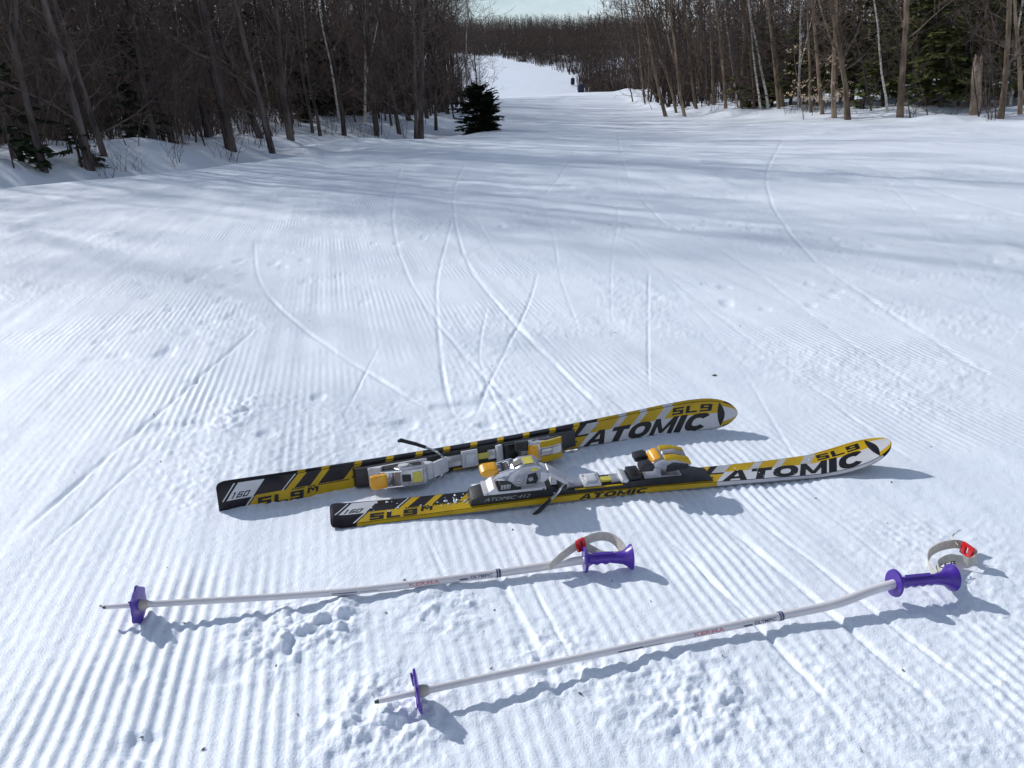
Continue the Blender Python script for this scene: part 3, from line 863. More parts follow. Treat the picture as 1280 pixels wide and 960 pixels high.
# small twig clumps poking out of the snow along both edges
def brush(seed):
    r = random.Random(seed); mb = MB()
    for s in range(r.randint(5, 9)):
        b = Vector((r.uniform(-.25, .25), r.uniform(-.2, .2), -.1))
        d = Vector((r.uniform(-.6, .6), r.uniform(-.4, .4), 1)).normalized()
        limb(mb, r, b, d, r.uniform(.4, 1.0), .008, 1, 3, .04, 4, (3,), .003)
    return mb.mesh('brush', TWIG)
BR = [brush(i) for i in range(5)]
for k in range(46):
    left = k < 28
    if left:
        y = rng.uniform(14, 31)
        x = float(x_left(y)) + rng.uniform(-2.0, 1.0)
        if x < -.74 * y: continue
    else:
        y = rng.uniform(24, 40); x = float(x_right(y)) + rng.uniform(.2, 2.0)
        if x > .72 * y: continue
    o = bpy.data.objects.new('twig_clump', BR[k % 5]); col.objects.link(o)
    o.location = (x, y, Hf(x, y)); o.rotation_euler = (0, 0, rng.uniform(0, 6.28)); s = rng.uniform(.6, 1.3); o.scale = (s, s, s)
    tag(o, 'bare twigs poking out of the snow bank below the shaded wood' if left else 'bare twigs poking out of the snow at the sunlit edge', 'twigs',
        'twig clumps on the shaded snow bank' if left else 'twig clumps on the sunlit edge')
# a broken branch hung up against a trunk
mb = MB(); limb(mb, random.Random(3), (0, 0, 0), (-.75, 0, .75), 1.6, .06, 1, 6, 0, 5, (3,), .012)
o = mb.build('broken_branch', BARK); o.location = (tx(68, 16.2), 16.2, 1.0)
o.rotation_euler = (0, 0, .2)
tag(o, 'thick broken branch slanting down from the leaning trunk', 'branch')

# --- the wood further off: a mass nobody could count, joined
def far_wood():
    g = np.random.default_rng(11)
    temps = []
    for t in range(7):
        r = random.Random(900 + t)
        tri = []
        hgt, r0 = 1.0, .0062
        def prism(a, b, ra, rb):
            a, b = Vector(a), Vector(b); d = (b - a).normalized(); u = d.orthogonal().normalized(); w = d.cross(u)
            A = [a + (u * math.cos(q) + w * math.sin(q)) * ra for q in (0, 2.09, 4.19)]
            B = [b + (u * math.cos(q) + w * math.sin(q)) * rb for q in (0, 2.09, 4.19)]
            for i in range(3):
                j = (i + 1) % 3
                tri.extend([A[i], A[j], B[j]]); tri.extend([A[i], B[j], B[i]])
        m1 = Vector((r.uniform(-.03, .03), r.uniform(-.03, .03), .45)); top = Vector((r.uniform(-.05, .05), r.uniform(-.05, .05), 1))
        prism((0, 0, -.05), m1, r0, r0 * .7); prism(m1, top, r0 * .7, r0 * .15)
        for k in range(17):
            tt = r.uniform(.06, .95)
            q = m1 * (tt / .45) if tt < .45 else m1.lerp(top, (tt - .45) / .55)
            az = r.uniform(0, 6.28); L = .24 * (1.1 - tt) * r.uniform(.6, 1.3) + .03
            e = q + Vector((math.cos(az) * .8, math.sin(az) * .8, r.uniform(.3, 1.0))) * L
            s = Vector((-math.sin(az), math.cos(az), 0)) * .005
            tri.extend([q - s, q + s, e])
            for z in range(4):
                f = q.lerp(e, r.uniform(.3, 1)); e2 = f + Vector((r.uniform(-1, 1), r.uniform(-1, 1), r.uniform(.1, 1))) * L * .45
                s2 = Vector((r.uniform(-1, 1), r.uniform(-1, 1), 0)).normalized() * .0042
                tri.extend([f - s2, f + s2, e2])
        for k in range(9):                               # brush at the foot
            b = Vector((r.uniform(-.16, .16), r.uniform(-.16, .16), -.03)); e = b + Vector((r.uniform(-.10, .10), r.uniform(-.10, .10), r.uniform(.12, .38)))
            az = r.uniform(0, 6.28); sb = Vector((math.cos(az), math.sin(az), 0)) * .011
            tri.extend([b - sb, b + sb, e]); tri.extend([b - sb * .4 + Vector((0, 0, .06)), b + sb * .4 + Vector((0, 0, .06)), e + Vector((r.uniform(-.12, .12), r.uniform(-.12, .12), -.03))])
        temps.append(np.array([tuple(v) for v in tri], np.float32))
    P = []
    def scatter(n, gen):
        c = 0
        while c < n:
            x, y, h = gen()
            if x is None: continue
            P.append((x, y, h)); c += 1
    def gl():                                            # deep in the wood on the shaded side
        y = g.uniform(40, 120); xl = float(x_left(y)); x = xl - 1.5 - g.random() * max(3, (.72 * y + 4 + xl))
        if x < -.74 * y - 3: return None, 0, 0
        return x, y, g.uniform(7, 12)
    def gr():                                            # behind the sunlit edge
        y = g.uniform(45, 130); xr = float(x_right(y)); x = xr + 1.0 + g.random() * max(3, .74 * y + 3 - xr)
        if x > .76 * y + 3: return None, 0, 0
        return x, y, g.uniform(7, 11)
    def gh():                                            # hill above the bend of the run
        y = 84 + 230 * g.random() ** 1.2; xr = float(x_right(y)); x = xr + 1 + g.random() ** 1.5 * 90
        if x > .32 * y + 10: return None, 0, 0
        return x, y, g.uniform(4.5, 7) * (1 if y < 160 else .8)
    def gh2():
        y = g.uniform(175, 330); x = g.uniform(-.35 * y, .12 * y)
        if float(x_left(y)) < x < float(x_right(y)): return None, 0, 0
        return x, y, g.uniform(4.5, 6.5)
    def gk():                                            # ridge closing the view behind the bend
        y = 150 + 190 * g.random(); x = tx(g.uniform(540, 820), y)
        if x < float(x_right(y)) + .5: return None, 0, 0
        return x, y, g.uniform(4.5, 6.5)
    scatter(800, gl); scatter(650, gr); scatter(1500, gh); scatter(300, gh2); scatter(2000, gk)
    P = np.array(P); Z = H(P[:, 0], P[:, 1])
    out = []
    for i, (x, y, h) in enumerate(P):
        T = temps[i % 7]; a = g.uniform(0, 6.283); c, s = math.cos(a), math.sin(a)
        q = T * h
        v = np.empty_like(q)
        v[:, 0] = q[:, 0] * c - q[:, 1] * s + x - (.06 if x < 0 else .10) * q[:, 2]
        v[:, 1] = q[:, 0] * s + q[:, 1] * c + y
        v[:, 2] = q[:, 2] + Z[i]
        out.append(v)
    V = np.concatenate(out)
    me = bpy.data.meshes.new('far_wood')
    n = len(V)
    me.vertices.add(n); me.vertices.foreach_set('co', V.ravel())
    me.loops.add(n); me.loops.foreach_set('vertex_index', np.arange(n, dtype=np.int32))
    me.polygons.add(n // 3); me.polygons.foreach_set('loop_start', np.arange(0, n, 3, dtype=np.int32))
    me.materials.append(TWIG); me.update(calc_edges=True)
    o = bpy.data.objects.new('far_wood', me); col.objects.link(o)
    tag(o, 'dense brown leafless wood covering the far hill and the depths behind', 'wood', kind='stuff')
    print('far wood tris', n // 3)
far_wood()

# padded posts beside the far run
def post(px, y, h, label):
    x = tx(px, y)
    root = empty('padded_post', (x, y, Hf(x, y)))
    tag(root, label, 'post')
    m = MB(); m.tube([(0, 0, -.2), (0, 0, h + .25)], .05, 8); m.build('pole', DEAD, root)
    m = MB(); m.tube([(0, 0, .12), (0, 0, .2), (0, 0, h - .08), (0, 0, h)], [.22, .28, .28, .20], 10); m.build('pad', PAD, root, smooth=True)
post(715, 118, 1.0, 'dark padded post higher up beside the far bend of the run')
post(725, 79, .85, 'dark padded post just behind the snow roll')

# dense undergrowth that closes the view into the shaded wood and behind the sunlit edge
def undergrowth():
    g = np.random.default_rng(23)
    temps = []
    for t in range(6):
        r = random.Random(700 + t); tri = []
        for k in range(13):
            b = Vector((r.uniform(-.35, .35), r.uniform(-.35, .35), -.05))
            d = Vector((r.uniform(-.45, .45), r.uniform(-.45, .45), 1)).normalized()
            L = r.uniform(.5, 1.0)
            e = b + d * L
            s = d.orthogonal().normalized() * .007
            s = Matrix.Rotation(r.uniform(0, 6.28), 3, d) @ s
            w = d.cross(s)
            for (p, q) in ((s, w), (w, -s), (-s, -w), (-w, s)):
                tri.extend([b + p, b + q, e])
            for z in range(5):
                f = b.lerp(e, r.uniform(.2, .95)); e2 = f + (d + rvec(r, .9)).normalized() * L * r.uniform(.15, .4)
                s2 = rvec(r, 1).normalized() * .0045
                tri.extend([f - s2, f + s2, e2])
        temps.append(np.array([tuple(v) for v in tri], np.float32))
    out = []
    pts = []
    while len(pts) < 620:
        y = 19 + 42 * g.random() ** 1.2; xl = float(x_left(y)); x = xl - 3.4 - g.random() * max(2, .70 * y + 3 + xl)
        if x < -.72 * y - 2 or .6 * x + .8 * y < 6.6: continue
        pts.append((x, y, g.uniform(1.2, 3.4)))
    while len(pts) < 700:
        y = 34 + 40 * g.random(); xr = float(x_right(y)); x = xr + 3.0 + g.random() * max(2, .72 * y + 3 - xr)
        if x > .74 * y + 3: continue
        pts.append((x, y, g.uniform(1.2, 3.4)))
    P = np.array(pts); Z = H(P[:, 0], P[:, 1])
    for i, (x, y, h) in enumerate(pts):
        T = temps[i % 6]; a = g.uniform(0, 6.283); c, s = math.cos(a), math.sin(a); q = T * h
        v = np.empty_like(q); v[:, 0] = q[:, 0] * c - q[:, 1] * s + x; v[:, 1] = q[:, 0] * s + q[:, 1] * c + y; v[:, 2] = q[:, 2] + Z[i]
        out.append(v)
    V = np.concatenate(out); n = len(V)
    me = bpy.data.meshes.new('undergrowth')
    me.vertices.add(n); me.vertices.foreach_set('co', V.ravel())
    me.loops.add(n); me.loops.foreach_set('vertex_index', np.arange(n, dtype=np.int32))
    me.polygons.add(n // 3); me.polygons.foreach_set('loop_start', np.arange(0, n, 3, dtype=np.int32))
    me.materials.append(TWIG); me.update(calc_edges=True)
    o = bpy.data.objects.new('undergrowth', me); col.objects.link(o)
    tag(o, 'tangle of bare brown brush filling the wood between the trunks', 'brush', kind='stuff')
    print('undergrowth tris', n // 3)
undergrowth()

# ------------------------------------------------------------------ skis
LEN = 1.655
def ski_hw(s):
    u = s / LEN
    if s < 0.022:
        k = 0.70 + 0.30 * math.sqrt(max(0.0, 1 - ((0.022 - s) / 0.022) ** 2))
    else:
        k = 1.0
    if s <= 0.74:
        w = 0.0385 + (0.0515 - 0.0385) * ((0.74 - s) / 0.74) ** 2
    else:
        w = 0.0385 + (0.0575 - 0.0385) * (min((s - 0.74) / 0.76, 1.0)) ** 2
    s1 = 1.535
    if s > s1:
        w = 0.0575 * math.sqrt(max(1e-5, 1 - ((s - s1) / (LEN - s1)) ** 2.2))
    return w * k
def ski_rise(s):
    z = 0.0
    if s > 1.38: z += 0.066 * ((s - 1.38) / (LEN - 1.38)) ** 1.9
    if s < 0.05: z += 0.006 * ((0.05 - s) / 0.05) ** 2
    return z
def ski_thick(s): return 0.0065 + 0.0115 * math.exp(-((s - 0.74) / 0.42) ** 2)
TW = 0.86
def side_pt(s, k, lift=.0004):
    """on the sloping near side wall, k = 0 at the edge, 1 at the top sheet"""
    w, z, t = ski_hw(s), ski_rise(s), ski_thick(s)
    return (s, -(w + (w * TW - w) * k) - lift, z + .003 + (t - .003) * k + lift * .4)
def top_pt(s, v, lift=0.0):
    s = min(max(s, 0.0), LEN)
    return (s, v * TW * ski_hw(s), ski_rise(s) + ski_thick(s) + lift)

def clip_poly(poly, axis, val, keep_less):
    out = []
    n = len(poly)
    for i in range(n):
        a, b = poly[i], poly[(i + 1) % n]
        ia = (a[axis] <= val) if keep_less else (a[axis] >= val)
        ib = (b[axis] <= val) if keep_less else (b[axis] >= val)
        if ia: out.append(a)
        if ia != ib:
            t = (val - a[axis]) / (b[axis] - a[axis])
            out.append((a[0] + (b[0] - a[0]) * t, a[1] + (b[1] - a[1]) * t))
    return out
GRID = [i * 0.02 for i in range(70)] + [1.40 + i * 0.0085 for i in range(31)]
def lay(mb, poly, lift, m):
    """convex polygon in (s, v) laid on the curved top sheet"""
    lo, hi = min(p[0] for p in poly), max(p[0] for p in poly)
    for g0, g1 in zip(GRID[:-1], GRID[1:]):
        if g1 <= lo or g0 >= hi: continue
        q = clip_poly(clip_poly(poly, 0, g0, False), 0, g1, True)
        if len(q) >= 3:
            mb.add([top_pt(a, b, lift) for a, b in q], [tuple(range(len(q)))], m)

def font_tris(txt, offset=0.0):
    cu = bpy.data.curves.new('tmp', 'FONT')
    cu.body = txt; cu.offset = offset; cu.resolution_u = 3
    ob = bpy.data.objects.new('tmp', cu); col.objects.link(ob)
    dg = bpy.context.evaluated_depsgraph_get()
    me = bpy.data.meshes.new_from_object(ob.evaluated_get(dg))
    me.calc_loop_triangles()
    T = [[(me.vertices[i].co.x, me.vertices[i].co.y) for i in t.vertices] for t in me.loop_triangles]
    bpy.data.objects.remove(ob); bpy.data.meshes.remove(me); bpy.data.curves.remove(cu)
    xs = [p[0] for t in T for p in t]; ys = [p[1] for t in T for p in t]
    x0, x1, y0, y1 = min(xs), max(xs), min(ys), max(ys)
    return [[((p[0] - x0) / (x1 - x0), (p[1] - y0) / (y1 - y0)) for p in t] for t in T]

# square block glyphs, each a list of rectangles in a 5 x 5 cell
BLOCK = {
    'S': [(0, 3.85, 5, 5), (0, 1.95, 1.6, 3.85), (1.6, 1.95, 5, 3.05), (3.4, 1.15, 5, 1.95), (0, 0, 5, 1.15)],
    'L': [(0, 0, 1.6, 5), (1.6, 0, 5, 1.15)],
    '9': [(0, 3.85, 5, 5), (0, 1.95, 1.6, 3.85), (3.4, 1.15, 5, 3.85), (1.6, 1.95, 3.4, 3.0), (0, 0, 5, 1.15)],
    'M': [(0, 0, 1.1, 5), (3.9, 0, 5, 5), (1.1, 3.4, 2.0, 5), (3.0, 3.4, 3.9, 5), (1.9, 1.8, 3.1, 4.0)],
    '1': [(1.8, 0, 3.2, 5), (.9, 4, 1.8, 5)],
    '6': [(0, 0, 1.2, 5), (1.2, 4, 5, 5), (1.2, 2.1, 5, 3), (3.8, 1, 5, 2.1), (1.2, 0, 5, 1)],
    '0': [(0, 0, 1.2, 5), (3.8, 0, 5, 5), (1.2, 4, 3.8, 5), (1.2, 0, 3.8, 1)],
}
def block_text(mb, txt, s0, s1, v0, v1, shear, lift, m, gap=0.22):
    n = len(txt); cw = (s1 - s0) / (n + gap * (n - 1))
    for i, ch in enumerate(txt):
        o = s0 + i * cw * (1 + gap)
        for (a, b, c, d) in BLOCK[ch]:
            P = [(o + cw * x / 5 + shear * y / 5, v0 + (v1 - v0) * y / 5) for x, y in ((a, b), (c, b), (c, d), (a, d))]
            lay(mb, P, lift, m)
def ring_quads(cx, cy, rx, ry, tx_, ty_, a0, a1, n=14):
    Q = []
    for i in range(n):
        b0, b1 = a0 + (a1 - a0) * i / n, a0 + (a1 - a0) * (i + 1) / n
        f = lambda a, k: (cx + (rx - tx_ * k) * math.copysign(abs(math.cos(a)) ** .8, math.cos(a)), cy + (ry - ty_ * k) * math.copysign(abs(math.sin(a)) ** .8, math.sin(a)))
        Q.append([f(b0, 0), f(b1, 0), f(b1, 1), f(b0, 1)])
    return Q
HEAVY = {   # advance width, convex pieces in a cell of height 1
    'A': (1.20, [[(0, 0), (.34, 0), (.72, 1), (.46, 1)], [(.86, 0), (1.18, 0), (.80, 1), (.55, 1)], [(.28, .18), (.92, .18), (.86, .38), (.36, .38)]]),
    'T': (1.00, [[(0, .73), (1.0, .73), (1.0, 1), (0, 1)], [(.30, 0), (.70, 0), (.70, .73), (.30, .73)]]),
    'O': (1.25, ring_quads(.62, .5, .62, .5, .36, .27, 0, 2 * math.pi, 22)),
    'M': (1.32, [[(0, 0), (.28, 0), (.28, 1), (0, 1)], [(1.04, 0), (1.32, 0), (1.32, 1), (1.04, 1)], [(.28, 1), (.28, .52), (.56, .08), (.66, .32)], [(1.04, 1), (.66, .32), (.76, .08), (1.04, .52)], [(.56, .08), (.76, .08), (.66, .36), (.66, .36)]]),
    'I': (.38, [[(0, 0), (.38, 0), (.38, 1), (0, 1)]]),
    'C': (1.15, ring_quads(.60, .5, .60, .5, .35, .27, .62, 2 * math.pi - .62, 18)),
}
def heavy_text(put, txt, parent, gap=.10):
    """each letter a part of its own; put(mb, poly) lays one piece given in a unit square"""
    W = sum(HEAVY[c][0] for c in txt) + gap * (len(txt) - 1); x = 0
    for c in txt:
        lm = MB()
        for q in HEAVY[c][1]:
            put(lm, [((x + a) / W, b) for a, b in q])
        lm.build('letter', INK, parent)
        x += HEAVY[c][0] + gap
def font_text(mb, txt, s0, s1, v0, v1, shear, lift, m, offset=0.0):
    for t in font_tris(txt, offset):
        lay(mb, [(s0 + (s1 - s0) * p[0] + shear * p[1], v0 + (v1 - v0) * p[1]) for p in t], lift, m)

def para(u0, u1, v0, v1, sl):
    """slanted parallelogram: bottom from u0 to u1, top shifted by sl (fractions of the length)"""
    return [(u0 * LEN, v0), (u1 * LEN, v0), ((u1 + sl) * LEN, v1), ((u0 + sl) * LEN, v1)]

def ring(c, r, n=20, axis='y'):
    return [(c[0] + r * math.cos(2 * math.pi * i / n), c[1] + r * math.sin(2 * math.pi * i / n)) for i in range(n)]

def make_ski(loc, phi, roll, pitch, label):
    root = empty('alpine_ski', loc)
    root.rotation_mode = 'QUATERNION'
    q = Matrix.Rotation(phi, 4, 'Z') @ Matrix.Rotation(-pitch, 4, 'Y') @ Matrix.Rotation(roll, 4, 'X')
    root.rotation_quaternion = q.to_quaternion()
    tag(root, label, 'ski', 'pair of skis lying on the snow')
    # body: loft of cross sections
    mb = MB()
    st = [0, .004, .010, .022] + [.04 + i * .04 for i in range(34)] + [1.40 + i * .02 for i in range(8)] + [1.55, 1.565, 1.58, 1.595, 1.61, 1.622, 1.633, 1.642, 1.649, 1.653, LEN]
    sec = []
    for s in st:
        w, z, t = ski_hw(s), ski_rise(s), ski_thick(s)
        sec.append([(s, -w, z), (s, w, z), (s, w, z + .0022), (s, w, z + .0030), (s, w * TW, z + t), (s, -w * TW, z + t), (s, -w, z + .0030), (s, -w, z + .0022)])
    vs = [p for c in sec for p in c]
    k = 8
    base, edge, side, top = [], [], [], []
    for i in range(len(st) - 1):
        for j in range(k):
            f = (i * k + j, i * k + (j + 1) % k, (i + 1) * k + (j + 1) % k, (i + 1) * k + j)
            (base if j == 0 else edge if j in (1, 7) else top if j == 4 else side).append(f)
    mb.v = vs
    for lst, m in ((base, 0), (edge, 1), (side, 2), (top, 2)):
        mb.f += lst; mb.m += [m] * len(lst)
    mb.f += [tuple(range(k)), tuple((len(st) - 1) * k + j for j in range(k))]; mb.m += [2, 2]
    body = mb.build('ski_body', [BASEM, STEEL, BLACK], root, smooth=True)
    # printed top sheet
    g = MB()      # 0 yellow, 1 white, 2 grey
    A, B, C = .0005, .0009, .0013
    lay(g, para(.013, .055, -.12, .95, .022), A, 1)
    lay(g, para(.006, .0085, -.12, .95, .022), A, 1)
    lay(g, para(.034, .037, -.97, -.10, .020), A, 1)
    # yellow field of the tail and along the near side
    lay(g, para(.040, .66, -.97, -.06, .020), A, 0)
    lay(g, para(.1015, .104, -.06, .97, .024), A, 1)
    lay(g, para(.108, .122, -.06, .97, .024), A, 0)
    for uc in (.150, .206, .262, .315, .366, .418, .470, .522, .577, .628):
        lay(g, para(uc - .001, uc + .012, -.06, .97, .022), A, 0)
    # shovel
    lay(g, para(.655, .975, -.97, .12, .026), B, 1)
    lay(g, para(.655, .685, .10, .97, .022), B, 2)
    for (u0, u1, m) in ((.680, .727, 0), (.727, .744, 2), (.744, .775, 0), (.775, .791, 2), (.791, .828, 0), (.828, .850, 2), (.850, .968, 0)):
        lay(g, para(u0, u1, .12, .97, .024), B, m)
    lay(g, [(.962 * LEN, .0), (.99 * LEN, .0), (.99 * LEN, .97), (.962 * LEN, .97)], B, 0)
    sd = MB()     # print carried down the near side wall
    def wall(u0, u1, m, far=1):
        n_ = max(2, int((u1 - u0) * LEN / .02)); ss_ = [(u0 + (u1 - u0) * i / n_) * LEN for i in range(n_ + 1)]
        P0, P1_ = [side_pt(a + (.022 if far < 0 else 0), .0) for a in ss_], [side_pt(a + (.016 if far < 0 else 0), 1.0) for a in ss_]
        if far < 0: P0, P1_ = [(a, -b, c) for a, b, c in P0], [(a, -b, c) for a, b, c in P1_]
        sd.add(P0 + P1_, [(i, i + 1, n_ + 2 + i, n_ + 1 + i) for i in range(n_)], m)
    wall(.040, .655, 0); wall(.655, .972, 1)
    for uc in (.108 + .012, .150 + .010, .216, .272, .325, .376, .428, .480, .532, .587, .638): wall(uc, uc + .013, 0, -1)
    for (u0, u1, m_) in ((.690, .737, 0), (.737, .754, 1), (.754, .785, 0), (.785, .801, 1), (.801, .838, 0), (.838, .860, 1), (.860, .965, 0)): wall(u0, u1, m_, -1)
    sd.build('side_graphic', [YELLOW, WHITEP], root)
    gp = g.build('top_graphic', [YELLOW, WHITEP, GREYP], root)
    t = MB()      # tip: black band, white end, yellow rim
    for i in range(12):
        v0, v1 = -1 + i / 6, -1 + (i + 1) / 6
        c0, c1 = .016 * v0 * v0 - .006, .016 * v1 * v1 - .006
        a = .966 * LEN
        lay(t, [(a - .004 + c0 * .5, v0 * .98), (a + .010 - c0, v0 * .98), (a + .010 - c1, v1 * .98), (a - .004 + c1 * .5, v1 * .98)], C, 0)
        lay(t, [(a + .010 - c0, v0 * .98), (LEN - .0005, v0 * .98), (LEN - .0005, v1 * .98), (a + .010 - c1, v1 * .98)], C, 1 if .0 < abs((v0 + v1) / 2) < .72 else 2)
    t.build('tip_cap', [BLACK, WHITEP, YELLOW], root)
    # lettering
    l = MB()
    block_text(l, 'SL9', .060 * LEN, .135 * LEN, -.90, -.28, .004, C, 0)
    block_text(l, 'M', .142 * LEN, .160 * LEN, -.62, -.22, .004, C, 0)
    l.build('lettering', INK, root); l = MB()
    block_text(l, '160', .018 * LEN, .046 * LEN, -.02, .34, .012, B, 0)
    l.build('lettering', INK, root); l = MB()
    for i in range(22):
        if i not in (5, 9): lay(l, para(.118 + .0044 * i, .1213 + .0044 * i, -.17, -.08 - .02 * (i % 3 == 1), .0006), C, 0)
    heavy_text(lambda l, q: lay(l, [(.665 * LEN + .268 * LEN * a + .032 * b, -.97 + 1.17 * b) for a, b in q], C, 0), 'ATOMIC', gp)
    l.build('lettering', INK, root); l = MB()
    block_text(l, 'SL9', .868 * LEN, .950 * LEN, .30, .80, .006, C, 0)
    heavy_text(lambda l, q: l.add([side_pt(.405 * LEN + .120 * LEN * a + .008 * b, .06 + .90 * b, .0009) for a, b in q], [tuple(range(len(q)))]), 'ATOMIC', body)
    l.build('lettering', INK, root); l = MB()
    for i in range(9):
        lay(l, para(.618 + .0040 * i, .6208 + .0040 * i, -.50, -.36 - .03 * (i % 2), .0008), C, 0)
    l.build('lettering', INK, root)

    zt = lambda s: ski_thick(s) - .001
    z0 = zt(.74)
    def P(pr): return [(a, b + z0) for a, b in pr]
    # riser plate
    m = MB(); m.prism(P([(.368, -.004), (.372, .016), (.40, .025), (.612, .025), (.635, .013), (.80, .013), (.822, .023), (.96, .026), (1.01, .018), (1.075, -.002), (1.075, -.006), (.368, -.006)]), -.0290, .0270)
    plate = m.build('riser_plate', PLASTIC, root, bevel=.003, seg=2, smooth=True)
    m = MB()
    for tr in font_tris('ATOMIC 412', 0.0):
        m.add([(.405 + .125 * p[0] + .006 * p[1], -.0293, z0 + .006 + .0115 * p[1]) for p in tr], [(0, 1, 2)])
    m.build('lettering', LETTERGREY, plate)
    # heel track
    m = MB(); m.prism(P([(.405, .024), (.405, .034), (.418, .034), (.432, .046), (.440, .046), (.444, .033), (.578, .033), (.578, .024)]), -.027, .027)
    m.build('heel_track', PALE, root, bevel=.0015, smooth=True)
    # heel piece
    m = MB(); m.prism(P([(.447, .031), (.447, .066), (.478, .066), (.512, .031)]), -.026, .026)
    heel = m.build('heel_piece', PLASTIC, root, bevel=.003, smooth=True)
    m = MB(); m.prism(P([(.490, .040), (.470, .058), (.468, .074), (.482, .094), (.506, .108), (.546, .110), (.560, .098), (.562, .062), (.552, .040)]), -.026, .026)
    m.build('heel_housing', SILVER, heel, bevel=.006, seg=3, smooth=True)
    m = MB(); m.prism(P([(.535, .050), (.575, .050), (.585, .062), (.580, .078), (.555, .086)]), -.024, .024)
    m.build('heel_cup', PALE, heel, bevel=.003, smooth=True)
    m = MB()
    for sy in (-1, 1):
        m.tube([(.500, sy * .0255, z0 + .066), (.500, sy * .0305, z0 + .066)], .0150, 24)
    m.build('dial', PALE, heel, bevel=.001, smooth=True)
    m = MB()
    for rr in (.0125, .0075):
        m.tube([(.500 + rr * math.cos(i * math.pi / 12), -.0307, z0 + .066 + rr * math.sin(i * math.pi / 12)) for i in range(25)], .0011, 4, cap=False)
    m.box((.500, -.0305, z0 + .066), (.009, .0012, .0025))
    m.build('dial_ring', PLASTIC, heel)
    for sy in (-1, 1):
        m = MB(); m.prism(P([(.520, .050), (.524, .082), (.546, .086), (.553, .064), (.548, .050)]), min(sy * .0255, sy * .0268), max(sy * .0255, sy * .0268)); m.build('side_panel', PLASTIC, heel)
    m = MB(); m.prism(P([(.486, .0975), (.487, .1005), (.508, .1105), (.509, .1075)]), -.010, .010); m.build('top_slot', PLASTIC, heel)
    m = MB()
    for k2 in range(7): m.tube([(.452 + .004 * k2, -.0268, z0 + .040), (.452 + .004 * k2, -.0268, z0 + .056)], .0011, 5)
    m.build('spring', CHROME, heel)
    for (a_, b_) in ((.415, .030), (.570, .029), (.60, .012)):
        m = MB(); m.tube([(a_, -.0275, z0 + b_), (a_, -.0298, z0 + b_)], .0028, 10); m.build('screw', CHROME, plate)
    m = MB(); m.box((.532, -.0270, z0 + .066), (.012, .0012, .012), Matrix.Rotation(-.3, 3, 'Y'))
    m.build('recess', LETTERGREY, heel)
    m = MB(); m.box((.527, 0, z0 + .1105), (.026, .030, .0012), Matrix.Rotation(-.05, 3, 'Y')); m.box((.540, -.0262, z0 + .097), (.016, .0012, .010))
    m.build('sticker', STICKER, heel)
    # lever arms and amber lever
    m = MB()
    for sy in (-1, 1):
        m.prism(P([(.425, .075), (.440, .092), (.485, .104), (.498, .098), (.470, .082), (.480, .066), (.468, .064), (.452, .078)]), sy * .022 - .003, sy * .022 + .003)
    m.prism(P([(.434, .070), (.440, .076), (.474, .066), (.470, .060)]), -.023, .023)
    m.build('lever_arm', CHROME, heel, bevel=.0012, smooth=True)
    m = MB(); m.prism(P([(.398, .082), (.396, .093), (.406, .101), (.438, .103), (.446, .097), (.440, .085), (.416, .077)]), -.019, .019)
    m.build('lever', AMBER, heel, bevel=.006, seg=3, smooth=True)
    # brake
    m = MB(); m.prism(P([(.578, .072), (.585, .078), (.640, .036), (.634, .030)]), -.022, .022); m.prism(P([(.594, .028), (.600, .058), (.606, .058), (.612, .028)]), -.014, .014)
    m.build('brake_pedal', PALE, root, bevel=.0015, smooth=True)
    for sy in (-1, 1):
        m = MB(); m.tube([(.628, sy * .020, z0 + .030), (.615, sy * .036, z0 + .030), (.606, sy * .043, z0 + .022), (.575, sy * .058, z0 + .004)], .0034, 8)
        arm = m.build('brake_arm', CHROME, root, smooth=True)
        m = MB(); m.tube([(.584, sy * .054, z0 + .012), (.560, sy * .064, z0 - .006), (.530, sy * .074, z0 - .026), (.522, sy * .077, z0 - .030), (.513, sy * .077, z0 - .024)], [.0050, .0058, .0058, .0066, .0045], 8)
        m.build('arm_tip', PLASTIC, arm, smooth=True)
    # boot track between heel and toe
    m = MB()
    m.box((.668, 0, z0 + .017), (.050, .034, .008)); m.build('track_rail', SILVER, root, bevel=.0015, smooth=True)
    m = MB(); m.box((.785, 0, z0 + .017), (.030, .030, .008)); m.build('track_rail', SILVER, root, bevel=.0015, smooth=True)
    m = MB(); m.box((.712, 0, z0 + .021), (.050, .050, .008)); m.box((.712, 0, z0 + .027), (.030, .030, .008))
    for sx in (-.018, .018):
        for sy in (-.018, .018):
            m.tube([(.712 + sx, sy, z0 + .024), (.712 + sx, sy, z0 + .028)], .004, 10)
    m.build('clamp', PALE, root, bevel=.001, smooth=True)
    m = MB(); m.box((.756, 0, z0 + .018), (.034, .018, .007)); m.build('length_gauge', STICKER, root, bevel=.001)
    m = MB(); m.box((.806, 0, z0 + .024), (.020, .052, .012), Matrix.Rotation(.35, 3, 'Y')); m.build('sole_pad', PALE, root, bevel=.002, smooth=True)
    m = MB(); m.box((.838, 0, z0 + .030), (.034, .050, .014)); m.build('sole_plate', PLASTIC, root, bevel=.003, smooth=True)
    # toe piece
    m = MB(); m.prism(P([(.862, .024), (.866, .050), (.878, .064), (.905, .064), (.912, .030), (.975, .028), (.975, .022)]), -.026, .026)
    toe = m.build('toe_piece', SILVER, root, bevel=.003, smooth=True)
    m = MB()
    for sy in (-1, 1):
        m.prism(P([(.842, .060), (.840, .076), (.872, .082), (.884, .074), (.880, .058)]), min(sy * .008, sy * .038), max(sy * .008, sy * .038))
    m.build('toe_cup', PLASTIC, toe, bevel=.004, smooth=True)
